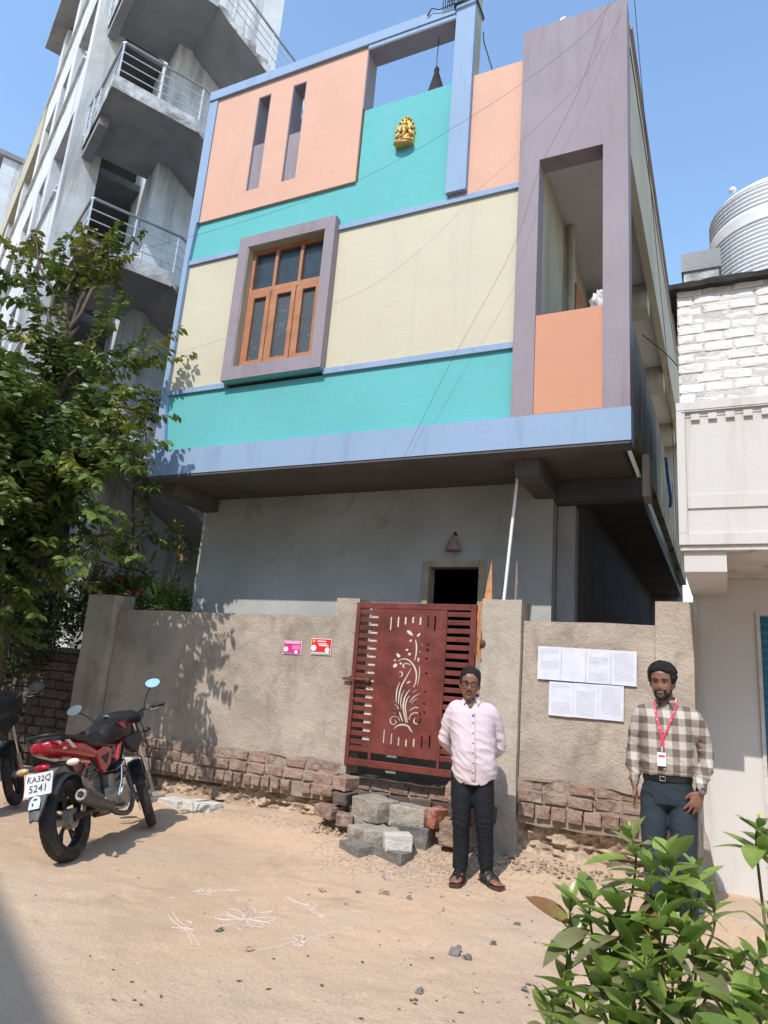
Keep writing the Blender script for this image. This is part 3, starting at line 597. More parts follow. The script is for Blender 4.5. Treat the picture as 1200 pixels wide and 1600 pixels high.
# landings, each with its flight of steps going down behind the painted house
def flight(zf, first=False):
    zl = zf-.28
    mb = MB(); pts = [(0,0),(1.85,0),(1.85,3.35),(UC,3.35),(UC,1.45),(0,1.45)]
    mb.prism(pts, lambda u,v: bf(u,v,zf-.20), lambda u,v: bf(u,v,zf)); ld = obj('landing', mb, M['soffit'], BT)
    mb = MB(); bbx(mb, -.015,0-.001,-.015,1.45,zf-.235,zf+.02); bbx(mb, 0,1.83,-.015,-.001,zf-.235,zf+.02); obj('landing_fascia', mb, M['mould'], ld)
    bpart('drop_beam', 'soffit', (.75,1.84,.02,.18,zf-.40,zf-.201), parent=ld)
    # sloped slab with stepped edge
    n = 11; run = .27; rise = .17; prof = [(1.45, zf-.20), (1.45, zf)]
    v, z = 1.45, zf
    for i in range(n): z -= rise; prof += [(v, z)] if i == 0 else []; prof += [(v+run, z), (v+run, z-rise)] if i < n-1 else [(v+run, z)]; v += run
    prof += [(v, z-.20-.1), (1.62, zf-.36)]
    st = obj('stair_flight', MB().prism(prof, lambda a,b: bf(.004,a,b), lambda a,b: bf(UC-.02,a,b)), M['soffit'], ld)
    obj('stair_edge', MB().prism(prof, lambda a,b: bf(-.015,a,b-.002), lambda a,b: bf(.003,a,b+.004)), M['mould'], ld)
    # steel railing along the landing and down the flight
    R = .73; mb = MB(); mbt = MB()
    path = [bf(1.83,-.02,zf+.66), bf(1.25,.03,zf+R), bf(.06,.05,zf+R), bf(.03,.08,zf+R), bf(.03,1.5,zf+R), bf(.03,1.5+n*run,zf+R-n*rise)]
    mbt.tube(path, .024, 8)
    for k, q in enumerate((.18,.36,.54)):
        mb.tube([p - Vector((0,0,R-q)) if i else p-Vector((0,0,.66-q)) for i, p in enumerate(path)], .010, 6)
    for u, v in ((.04,.06),(.03,.75),(.03,1.45),(1.25,.03),(1.54,0),(1.78,-.02)): mb.tube([bf(u,v,zf-.0), bf(u,v,zf+R-.01)], .014, 6)
    for i in range(1, n, 3): vv = 1.5+i*run; mb.tube([bf(.03,vv,zf-i*rise-.1), bf(.03,vv,zf+R-i*rise)], .012, 6)
    obj('handrail', mbt, M['steel'], ld, smooth=True); obj('railing', mb, M['steelp'], ld, smooth=True)
for zf in (13.50, 10.76, 7.76, 4.76): flight(zf)
# long street front: bays of fins, bands and recesses
bpart('wall', 'lmwhite', (1.87,14,.12,.30,0,17.3) if 0 else (5.3,7.7,.35,.5,0,17.7),(7.701,12.6,.35,.5,0,15.4))
ft = [bpart('wall_fin', 'lmwhite', (1.86,2.25,-.2,.35,0,17.7))]
for u in (4.0, 5.4, 7.2, 9.6, 12.0): bpart('wall_fin', 'lmwhite', (u,u+.5,-.2,.345,0,17.7 if u<7.5 else 14.4))
for z in (0, 2.6, 5.6, 8.6, 11.6, 14.5):
    bpart('parapet_band', 'lmwhite', *[(a+.002,b-.002,-.193,-.05,z,z+1.15) for a, b in ((2.25,4.0),(4.5,5.4),(5.9,7.2),(7.7,9.6),(10.1,12.0))])
    bpart('ledge', 'lmwhite', *[(2.252,12.4,-.26+.03*k,-.201,z+1.16+.12*k,z+1.20+.12*k) for k in range(2)])
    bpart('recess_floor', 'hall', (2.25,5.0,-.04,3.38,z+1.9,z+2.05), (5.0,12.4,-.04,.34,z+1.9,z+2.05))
    for a, b in ((4.55,5.35),(6.0,7.1),(7.8,9.5),(10.2,11.9)):
        w_ = bpart('window', 'dark', (a,b,.33,.348,z+1.16,z+1.88))
        bpart('jamb', 'lmwhite', (a,a+.06,.30,.329,z+1.16,z+1.88), (b-.06,b,.30,.329,z+1.16,z+1.88), parent=w_)
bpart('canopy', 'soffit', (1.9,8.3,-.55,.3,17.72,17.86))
bpart('parapet', 'beige', (7.72,14.9,-.25,.1,14.4,15.55)); 
bpart('side_block', 'lmwhite', (12.6,15.1,-.18,5,0,15.5))
for z in (2,5.2,9.2,12.0): bpart('window', 'dark', (13.2,14.4,-.2,-.185,z,z+1.0))
bpart('far_block', 'core', (15.2,24,-.6,5,0,18.6)); bpart('cornice', 'soffit', (15.1,24.2,-1.0,5,18.62,18.8))

# ================================================================ low brick garden wall on the far left
LW = thing('low_brick_wall', (-8.5, 7.0, 0), 'low old brick wall behind the parked motorcycles, in deep shade', 'wall')
for r in range(12):
    z = .18+.118*r; off = (r % 2)*.11
    bricks(LW, -9.6+off, -7.42, 6.80, z, z+.115, .23 if r % 3 else .23, 'brickdk', gap=.016, depth=.12)
wpart('mortar_bed', (-9.6,-7.42,6.84,7.05,0,1.60), 'concdark', LW, .02, 6)
wpart('coping', (-9.62,-7.42,6.78,7.06,1.595,1.655), 'concdark', LW, .03, 5)

# ================================================================ white house on the right
RH = thing('white_house', (.8, 6.5, 0), 'white two-storey house with brick parapet cut off by the right edge', 'house')
RY = 5.76; rx = -.285
def rp(name, m, *b, **k): return obj(name, MB().box(*b), M[m], RH, **k)
rp('upper_wall', 'white', rx-.01,4.5, RY+.03,9.5, 2.70,3.86)
f = MB(); f.box(rx-.02,4.5,RY,RY+.029,2.70,2.79); f.box(rx-.02,4.5,RY-.002,RY+.029,3.80,3.87); f.box(rx-.02,rx+.045,RY+.001,RY+.029,2.791,3.799); f.box(rx+.046,4.5,RY+.016,RY+.029,2.99,3.10)
obj('raised_border', f, M['white'], RH, bevel=.003)
for i in range(22):
    rp('dentil', 'white', rx+.088+i*.125,rx+.152+i*.125, RY+.004,RY+.029, 3.715,3.765, bevel=.002)
rp('groove', 'mortarw', rx+.02,4.5, RY-.006,RY-.003, 3.785,3.792)
rp('side_wall', 'white', -.27,-.1, 7.26,16, 0,2.66)
rp('side_wall', 'white', rx,-.1, 9.51,16, 2.7,3.86)
rp('soffit', 'mortarw', rx-.012,4.5, RY+.02,7.04, 2.66,2.698)
rp('soffit_beam', 'white', rx+.01,.02, RY+.05,7.04, 2.50,2.659)
hp = plate([(-.30,-.02),(-.30,2.66),(4.5,2.66),(4.5,-.02)], [rect(.265,1.7,.06,2.34)], .2).map(lambda p:(max(p.x,-.27), 7.15+p.y, p.z)); obj('ground_wall', hp, M['white'], RH)
sh = obj('shutter', MB().box(.27,1.69,7.16,7.18,.06,2.34), M['shutter'], RH)
mb = MB()
for i in range(30): mb.tube([(.27,7.15,.1+i*.075),(1.69,7.15,.1+i*.075)], .022, 6)
obj('rib', mb, M['shutter'], sh, smooth=True)
obj('shutter_guide', MB().box(.235,.264,7.03,7.049,.06,2.36), M['mortarw'], RH)
# sloping skirting at the foot of the corner
obj('skirting', rough(MB().prism([(-.285,0),(-.12,0),(-.20,.45),(-.26,.60),(-.285,.60)], lambda x,z:(x,7.045,z), lambda x,z:(x,6.93,z)), .01), M['plaster_lt'], RH)
# brick parapet, brick by brick
rp('parapet_core', 'mortarw', rx+.02,4.5, RY+.075,RY+.25, 3.871,4.93)
zc = 3.885; r = 0
while zc < 4.90:
    hgt = .088; x = rx + (r % 2)*.0; first = (.13, .2)[r % 2]; 
    while x < 1.35:
        l = first if x == rx else random.uniform(.19,.25); first = 0 or l
        inst('brick', random.choice(BK['whitebrick']), RH, (x+l/2, RY+.1215+random.uniform(-.006,.006), zc+hgt/2+random.uniform(-.004,.004)), (0, random.uniform(-.02,.02), 0), (l-.014, .10, hgt-.011)); x += l
    # side face courses
    y = RY+.17
    zc += hgt; r += 1
cp = obj('coping', rough(gridbox(rx-.05,4.5,RY-.0,RY+.42,4.905,4.955,.06), .016, 9), M['black'], RH, True)
rp('roof', 'mortarw', rx+.02,4.5, RY+.26,9.4, 3.871,4.0)
rp('parapet_side', 'mortarw', rx,rx+.14, RY+.17,9.4, 3.871,4.90); rp('coping_side', 'black', rx-.045,rx+.18, RY+.43,9.45, 4.905,4.955)
rp('roof_block', 'mould', rx+.03,.06, 6.75,7.1, 4.0,5.82); rp('roof_block_cap', 'soffit', rx+.01,.08, 6.73,7.12, 5.66,5.86)
# water tank
TC = Vector((.69, 7.95, 0)); TR = .70
TK = thing('water_tank', (TC.x, TC.y, 5.1), 'large white ribbed plastic water tank on the right-hand roof', 'water tank')
prof = []
zb = 5.1
def ring(r, z): return [Vector((TC.x+r*cos(2*pi*i/56), TC.y+r*sin(2*pi*i/56), z)) for i in range(56)]
rg = []
z = zb
while z < 6.88:
    band = (6.45 < z < 6.62) or (5.72 < z < 5.85)
    if band: rg.append(ring(TR+.012, z)); z += .03
    else:
        for dz, dr in ((0,0),(.012,.014),(.026,.014),(.038,0)): rg.append(ring(TR-.008+dr, z+dz))
        z += .05
for r, zz in ((TR-.0,6.90),(TR-.06,6.98),(TR-.18,7.08),(TR-.36,7.16),(.16,7.2)): rg.append(ring(r, zz))
obj('tank_body', MB().rings(rg), M['tank'], TK, True, 50)
obj('tank_lid', MB().rings([ring(.20,7.18), ring(.20,7.25), ring(.17,7.27)]), M['tank'], TK, True)
obj('knob', MB().ball((TC.x-.45,TC.y-.35,7.12), .04, 8, 6), M['tank'], TK, True)
obj('tank_stand', MB().box(.1,1.5,7.3,8.8,3.99,5.1), M['mortarw'], RH)

# ================================================================ cables
def cable(pts, label, r=.0016, n=8):
    o = obj('cable', MB().tube(catmull(pts, n), r, 5), M['wire']); tag(o, label, 'cable'); return o
cable([at(1020,-60,6.25), at(950,12,6.2), at(890,75,6.1), at(740,180,5.95), at(540,290,5.7), at(290,372,5.6), at(150,395,5.5), at(-60,400,5.4)], 'thin cable sagging across the painted front from upper right to the tree')
cable([at(1000,-120,6.2), at(950,8,6.15), at(905,140,6.2), at(845,260,6.2), at(800,390,6.2), at(700,575,6.25), at(628,722,6.29)], 'thin cable dropping steeply past the mauve frame down to the blue band')
cable([(-.66,6.5,9.0),(-.66,8.5,7.6),(-.66,10.5,6.6),(-.66,11.5,5.3),(-.62,11.0,4.2),(-.6,10.5,3.6),(-.6,10.3,2.6)], 'loose black cable hanging down the side wall of the painted house', .004)
cable([(-.72,7.5,5.45),(-.5,8.2,5.5),(-.27,8.6,5.3)], 'short cable spanning the gap between the two houses', .006)
o = obj('cable_bundle', MB().tube(catmull([(-.68,10.1,4.9),(-.66,10.2,4.6),(-.64,10.35,4.35),(-.66,10.4,4.25)],4), .022, 8), mat('blue_cable', (.03,.08,.2), .5, .2, 10), smooth=True); tag(o, 'coiled blue cable bundle low on the side parapet', 'cable')

# ================================================================ the house across the lane (behind the viewer), its shade falls on the dirt
d = Vector((.866,-.5,0)); p0 = Vector((-4.58,3.75,0)) ; nrm = Vector((-.5,-.866,0)); zt = 12.0  # unseen; inferred from its shade, made taller and longer to block skylight
e = p0 - Vector((.06,1,0))*(zt/1.2) + nrm*.04
NB = thing('building', tuple(e+nrm*2), 'plain plastered house across the lane, its roof shading the dirt corner', 'building')
mb = MB(); q = [e-d*16, e+d*16, e+d*16+nrm*6, e-d*16+nrm*6]
mb.prism([(v.x, v.y) for v in q], lambda x,y:(x,y,-.1), lambda x,y:(x,y,zt)); obj('wall', mb, M['white'], NB)
obj('door', MB().prism([((e+d*t).x, (e+d*t).y) for t in (-2,-1)] + [((e+d*t-nrm*.03).x, (e+d*t-nrm*.03).y) for t in (-1,-2)], lambda x,y:(x,y,.1), lambda x,y:(x,y,2.1)), M['wood'], NB)
# ================================================================ people
def lerp_tab(tab, z):
    if z <= tab[0][0]: return tab[0][1:]
    for a, b in zip(tab, tab[1:]):
        if z <= b[0]:
            t = (z-a[0])/(b[0]-a[0]); t = t*t*(3-2*t)*.5 + t*.5
            return tuple(p+(q-p)*t for p, q in zip(a[1:], b[1:]))
    return tab[-1][1:]
HEADT = [(-.119,.012,-.066,-.035),(-.116,.026,-.080,-.02),(-.108,.038,-.089,.0),(-.09,.050,-.093,.025),(-.06,.061,-.090,.05),(-.03,.067,-.087,.072),(0,.071,-.086,.088),(.03,.074,-.091,.096),(.06,.074,-.088,.097),(.085,.067,-.075,.088),(.102,.053,-.054,.070),(.114,.034,-.030,.046),(.121,.012,-.004,.018)]
def head_pt(th, z):                 # th from the front (-y)
    w, f, b = lerp_tab(HEADT, z); sx, cy = sin(th), cos(th); e = .86
    x = w*(abs(sx)**e)*(1 if sx > 0 else -1); y = (f if cy > 0 else b)*(abs(cy)**e)
    if cy > 0:
        g = lambda x0, z0, sx_, sz: math.exp(-((x-x0)/sx_)**2 - ((z-z0)/sz)**2); ax = abs(x)
        ga = lambda x0, z0, sx_, sz: math.exp(-((ax-x0)/sx_)**2 - ((z-z0)/sz)**2)
        y -= .007*g(0,.0,.010,.022) + .019*g(0,-.028,.012,.016) + .008*ga(.013,-.037,.007,.007) + .006*ga(.030,.022,.022,.007) + .005*ga(.043,-.03,.018,.018) + .008*g(0,-.064,.024,.006) + .007*g(0,-.074,.02,.005) + .004*g(0,-.1,.022,.012)
        y += .012*ga(.031,.002,.014,.010) + .005*g(0,-.087,.025,.006)
    return Vector((x, y, z))
def head_grid(off=lambda th, z, p: 0.0, nz_=44, na=52):
    rg = []
    for i in range(nz_+1):
        t = i/nz_; z = -.119 + .240*(.5-.5*cos(pi*t)); r = []
        for j in range(na):
            th = 2*pi*j/na; p = head_pt(th, z); n = Vector((p.x/.0055, p.y/.009, (p.z)/.0138)); n.normalize(); r.append(p + n*off(th, z, p))
        rg.append(r)
    return MB().rings(rg)
def sst(a, b, x): t = max(0, min(1, (x-a)/(b-a))); return t*t*(3-2*t)
def hand(mb, Wp, d, s, curl=.35, size=1.0, spread=.06):
    d = Vector(d).normalized(); s = Vector(s); s = (s - d*s.dot(d)).normalized(); n = d.cross(s)       # n: palm normal; fingers curl towards n
    R = []
    for t, a, b in ((-.03,.024,.020),(0,.025,.018),(.03,.034,.017),(.065,.040,.015),(.088,.040,.013),(.098,.034,.009)):
        c = Wp + d*t*size; R.append([c + s*(cos(q)*a*size) + n*(sin(q)*b*size) for q in [2*pi*i/14 for i in range(14)]])
    mb.rings(R)
    for k, (o, L_) in enumerate(((.029,.070),(.010,.080),(-.010,.075),(-.028,.058))):
        p = Wp + (d*.082 + s*o)*size; dr = (d + s*spread*(o/.01)).normalized(); pts = [p - d*.02*size, p]; a = curl*(.5+.15*k)
        for q in (.45, .32, .23):
            dr = (dr*cos(a) + n*sin(a)).normalized(); p = p + dr*(L_*q*size); pts.append(p)
        mb.tube(pts, [.0095*size, .0098*size, .009*size, .0082*size, .0062*size], 8)
    p = Wp + (d*.018 + s*.022)*size; pts = [p]
    for q, v in ((.035, d*.7+s*.75+n*.25), (.03, d*.9+s*.35+n*.35), (.022, d+n*.45)): p = p + v.normalized()*q*size; pts.append(p)
    mb.tube(pts, [.014*size,.0125*size,.011*size,.008*size], 8)
def foot(mb, A, ang, L_=.25):        # A: ankle on the ground plane, toes towards ang (0 = -y)
    d = Vector((sin(ang), -cos(ang), 0)); s = Vector((cos(ang), sin(ang), 0)); R = []
    for t, w, h in ((-.07,.022,.035),(-.055,.033,.06),(-.02,.036,.085),(.03,.037,.075),(.08,.042,.052),(.13,.047,.036),(.16,.044,.028),(.178,.030,.02)):
        c = Vector(A) + d*t; R.append([c + s*(cos(q)*w) + Vector((0,0,h*.5 + sin(q)*h*.5)) for q in [2*pi*i/14 for i in range(14)]])
    mb.rings(R)
    for k in range(5):
        c = Vector(A) + d*(.185-.012*k*(1 if k else 0)) + s*(.032-.016*k)*(-1 if ang < 0 else 1); mb.ball(c+Vector((0,0,.012)), (.010,.016,.010) if k else (.013,.02,.012), 8, 6, Matrix.Rotation(ang, 3, 'Z'))
def torso(tab, n=36, flat=.9):
    R = []; z0, z1 = tab[0][0], tab[-1][0]; k = 34
    for i in range(k+1):
        z = z0+(z1-z0)*i/k; w, f, b = lerp_tab(tab, z)[:3]; r = []
        for j in range(n):
            q = 2*pi*j/n; sx, cy = sin(q), cos(q); r.append(Vector((w*abs(sx)**flat*(1 if sx > 0 else -1), (f if cy > 0 else b)*abs(cy)**flat, z)))
        R.append(r)
    return MB().rings(R)
def limb(mb, pts, rad, n=16, k=5):
    c = catmull(pts, k); m = len(rad)-1; rs = []
    for i in range(len(c)):
        t = i/(len(c)-1)*m; a = min(int(t), m-1); q = t-a; r0, r1 = rad[a], rad[a+1]
        r0 = r0 if isinstance(r0, tuple) else (r0, r0); r1 = r1 if isinstance(r1, tuple) else (r1, r1); rs.append((r0[0]+(r1[0]-r0[0])*q, r0[1]+(r1[1]-r0[1])*q))
    mb.tube(c, rs, n)
    mb.ball(c[0], [rs[0][0]*.96]*3, 14, 10); mb.ball(c[-1], [rs[-1][0]*.96]*3, 14, 10)
def remesh(mb, vox, smooth=4, fn=None, cut=None):
    me = bpy.data.meshes.new('r'); me.from_pydata(mb.v, [], mb.f); me.update()
    bm = bmesh.new(); bm.from_mesh(me); bmesh.ops.recalc_face_normals(bm, faces=bm.faces); bm.to_mesh(me); bm.free()
    o = bpy.data.objects.new('r', me); COL.objects.link(o); md = o.modifiers.new('r', 'REMESH'); md.mode = 'VOXEL'; md.voxel_size = vox
    dg = bpy.context.evaluated_depsgraph_get(); m2 = bpy.data.meshes.new_from_object(o.evaluated_get(dg)); bpy.data.objects.remove(o); bpy.data.meshes.remove(me)
    bm = bmesh.new(); bm.from_mesh(m2)
    for _ in range(smooth): bmesh.ops.smooth_vert(bm, verts=bm.verts, factor=.5, use_axis_x=True, use_axis_y=True, use_axis_z=True)
    if cut: bmesh.ops.delete(bm, geom=[v for v in bm.verts if cut(v.co)], context='VERTS')
    if fn:
        bm.normal_update(); ds = [fn(v.co, v.normal) for v in bm.verts]
        for v, d in zip(bm.verts, ds): v.co += v.normal*d
    bm.to_mesh(m2); bm.free(); m2.polygons.foreach_set('use_smooth', [True]*len(m2.polygons)); return m2
def mobj(name, me, m, parent):
    me.materials.clear(); me.materials.append(m); o = bpy.data.objects.new(name, me); COL.objects.link(o); o.parent = parent; return o
SK = mat('brown_skin', (.205,.098,.064), .5, .08, 12, .04, 120, fine=.03, spec=.45, obj_co=True)
HAIR = mat('black_hair', (.010,.009,.009), .5, .2, 40, .5, 160, obj_co=True, brush=(1,1,.4))
EYEW = mat('eye_white', (.55,.5,.46), .3, .02, 5, 0); EYED = mat('dark_eye', (.012,.008,.006), .2, .02, 5, 0); LIP = mat('lip', (.17,.065,.05), .5, .05, 20, .02)
def fold(A, sx=7, sz=20, seed=0, extra=None):
    def f(p, n):
        q = Vector((p.x*sx, p.y*sx, p.z*sz+p.x*5+seed)); a = noise.noise(q); b = noise.noise(q*2.1+Vector((3,3,3)))
        r = (1-abs(a)*2.2); d = A*(max(0, r)**2 - .35) + A*.35*b
        d += A*.9*noise.noise(Vector((p.x*4, p.y*4, p.z*5+seed)))
        return d*(extra(p) if extra else 1)
    return f
def plaid():
    m = mat('brown_checked_shirt', (.6,.55,.5), .85, .03, 6, .10, 260, obj_co=True, fine=.03); t = m.node_tree; N = t.nodes; L = t.links.new; b = N['Principled BSDF']
    tc = N.new('ShaderNodeTexCoord'); sp = N.new('ShaderNodeSeparateXYZ'); L(tc.outputs['Object'], sp.inputs[0])
    def ma(op, a, b_):
        q = N.new('ShaderNodeMath'); q.operation = op
        for i, x in enumerate((a, b_)):
            if isinstance(x, (int, float)): q.inputs[i].default_value = x
            else: L(x, q.inputs[i])
        return q.outputs[0]
    ax = ma('ADD', sp.outputs[0], ma('MULTIPLY', sp.outputs[1], .35))
    fx = ma('LESS_THAN', ma('FRACT', ma('MULTIPLY', ma('ADD', ax, 1.037), 1/.104), 0), .5); fz = ma('LESS_THAN', ma('FRACT', ma('MULTIPLY', ma('ADD', sp.outputs[2], .03), 1/.106), 0), .5)
    s = ma('ADD', fx, fz); cr = N.new('ShaderNodeValToRGB'); cr.color_ramp.interpolation = 'CONSTANT'
    e = cr.color_ramp.elements; e[0].position = 0; e[0].color = (.50,.445,.40,1); e[1].position = .33; e[1].color = (.29,.245,.21,1); q = e.new(.75); q.color = (.135,.10,.078,1)
    L(ma('MULTIPLY', s, .5), cr.inputs[0]); L(cr.outputs[0], b.inputs['Base Color']); return m
def collar(mb, z, w, f, b, spread=.055, drop=.055, lift=.035):
    # stand collar band and two pointed flaps
    R = []
    for k, (dz, g) in enumerate(((-.012,1.06),(lift*.6,1.0),(lift,.98),(lift*.7,1.10),(-.005,1.22))):
        R.append([Vector((w*g*sin(q), (f if cos(q) > 0 else -b)*g*cos(q), z+dz + (.018 if cos(q) < 0 else -.012*max(0, cos(q))**2))) for q in [radians(24)+radians(312)*i/28 for i in range(29)]])
    n = 29; mb.add([p for r in R for p in r], [(i*n+j, i*n+j+1, (i+1)*n+j+1, (i+1)*n+j) for i in range(4) for j in range(n-1)])
    for s in (-1, 1):
        a = Vector((s*w*.42, f*1.02, z+lift-.012)); c = Vector((s*w*1.12, f*.55, z+lift*.8)); tip = Vector((s*spread, f*1.22-.018, z-drop)); d = Vector((s*w*1.28, f*.75, z-.012))
        up = Vector((0,-.004,.003)); mb.add([a, c, d, tip, a+up, c+up, d+up, tip+up], [(0,1,2,3),(7,6,5,4),(0,3,7,4),(3,2,6,7),(2,1,5,6),(1,0,4,5)])
def face(P, hc, rot, beard=False, glasses=False, seed=0, hairmul=1.0, k=1.0):
    """eyes, brows, hair and the rest placed round the head centre; returns a transform"""
    T = Matrix.Translation(hc) @ rot.to_4x4() @ Matrix.Scale(k, 4)
    def mp(mb): return mb.map(lambda p: T @ p)
    for s in (-1, 1):
        obj('eye', mp(MB().ball((s*.031,-.071,.001), (.0125,.010,.0058), 12, 8)), EYEW, P, True, 180, True); obj('pupil', mp(MB().ball((s*.030,-.0765,.001), (.0062,.006,.0062), 10, 6)), EYED, P, True, 180, True)
        obj('eyebrow', mp(MB().tube([(s*.014,-.097,.021),(s*.03,-.096,.027),(s*.05,-.083,.022)], [(.004,.003),(.0045,.003),(.002,.002)], 6)), HAIR, P, True, 180, True)
        obj('eyelid', mp(MB().ball((s*.031,-.0715,.0055), (.015,.011,.0045), 12, 8)), SK, P, True, 180, True)
    obj('lips', mp(MB().tube(catmull([(-.024,-.083,-.067),(-.012,-.095,-.065),(0,-.098,-.0655),(.012,-.095,-.065),(.024,-.083,-.067)],3), [(.003,.003)]+[(.006,.005)]*11+[(.003,.003)], 8)), LIP, P, True, 180, True)
    def hoff(th, z, p):
        a = abs((th+pi)%(2*pi)-pi); line = .062 + .012*cos(a*3) if a < .75 else (.062-.075*sst(.75,1.25,a) if a < 1.35 else -.013-.05*sst(1.5,2.4,a))
        if seed == 0: line += .010*math.exp(-((a-.2)/.3)**2)
        m_ = sst(line-.006, line+.014, z); nn = noise.noise(Vector((p.x*60, p.y*60, p.z*45+seed)))*.5+noise.noise(Vector((p.x*25, p.y*25, p.z*20+seed)))+.8*noise.noise(Vector((p.x*140, p.y*140, p.z*60+seed)))
        return m_*(.013*hairmul + (hairmul > 1.3)*.008*sst(.0,.03,z)*sst(.09,.06,z)*sst(.9,1.3,a) + .007*sst(.05,.11,z) + .005*hairmul*nn) - .004
    obj('hair', mp(head_grid(hoff, 60, 72)), HAIR, P, True, 180, True)
    if beard:
        def boff(th, z, p):
            a = abs((th+pi)%(2*pi)-pi); m_ = sst(-.030, -.055, z) if a > 1.15 else sst(-.052, -.078, z)
            if a < .62 and -.085 < z: m_ = max(sst(-.043,-.049,z)*sst(-.063,-.056,z), sst(.30,.44,a)*sst(-.046,-.056,z), sst(-.078,-.088,z))
            m_ *= sst(1.75, 1.4, a); return m_*(.0045+.002*noise.noise(p*120)) - .003
        obj('beard', mp(head_grid(boff, 60, 72)), HAIR, P, True, 180, True)
    else:
        obj('moustache', mp(MB().tube(catmull([(-.026,-.087,-.056),(-.012,-.099,-.0505),(0,-.1015,-.050),(.012,-.099,-.0505),(.026,-.087,-.056)],3), [(.002,.002)]+[(.0042,.003)]*11+[(.002,.002)], 8)), HAIR, P, True, 180, True)
    if glasses:
        GL = thing_child('glasses', P)
        fr = MB(); ln = MB()
        for s in (-1, 1):
            pts = [(s*.034+.0225*cos(q)*(1+.12*abs(sin(2*q))), -.101+.010*abs(cos(q))*(1 if cos(q)*s > 0 else 0), .002+.0155*sin(q)*(1+.12*abs(sin(2*q)))) for q in [2*pi*i/20 for i in range(21)]]
            fr.tube(pts, .0017, 6); fr.tube([(s*.057,-.091,.006),(s*.075,-.05,.008),(s*.077,.01,.004)], .0018, 6)
            ln.add([Vector(p) for p in pts[:-1]], [tuple(range(20))])
        fr.tube([(-.012,-.101,.006),(0,-.105,.009),(.012,-.101,.006)], .0017, 6)
        obj('frame', mp(fr), EYED, GL, True, 180, True)
        lm_ = bpy.data.materials.new('lens'); lm_.use_nodes = True; t = lm_.node_tree; tr = t.nodes.new('ShaderNodeBsdfTransparent'); tr.inputs[0].default_value = (.8,.82,.82,1); gl = t.nodes.new('ShaderNodeBsdfGlossy'); gl.inputs[1].default_value = .1
        mx = t.nodes.new('ShaderNodeMixShader'); mx.inputs[0].default_value = .10; t.links.new(tr.outputs[0], mx.inputs[1]); t.links.new(gl.outputs[0], mx.inputs[2]); t.links.new(mx.outputs[0], t.nodes['Material Output'].inputs[0])
        obj('lens', mp(ln), lm_, GL, False, 40, True)
    return T
def thing_child(name, parent):
    o = bpy.data.objects.new(name, None); COL.objects.link(o); o.parent = parent; return o
def head_into(mb, hc, rot, k=1.0):
    h = head_grid(lambda *a: 0, 44, 52)
    for s in (-1, 1): h.ball((s*.074,.008,-.012), (.010,.017,.031), 10, 8, Matrix.Rotation(.25*s, 3, 'Z'))
    h.map(lambda p: Vector(hc) + rot @ (p*k)); mb.add(h.v, h.f)
def legs(mb, hips, knees, ankles, rt, zr=None):
    for h, k, a in zip(hips, knees, ankles): limb(mb, [h, (Vector(h)+Vector(k))/2+Vector((0,-.005,0)), k, (Vector(k)*.55+Vector(a)*.45)+Vector((0,.012,0)), a], rt, 18, 6)

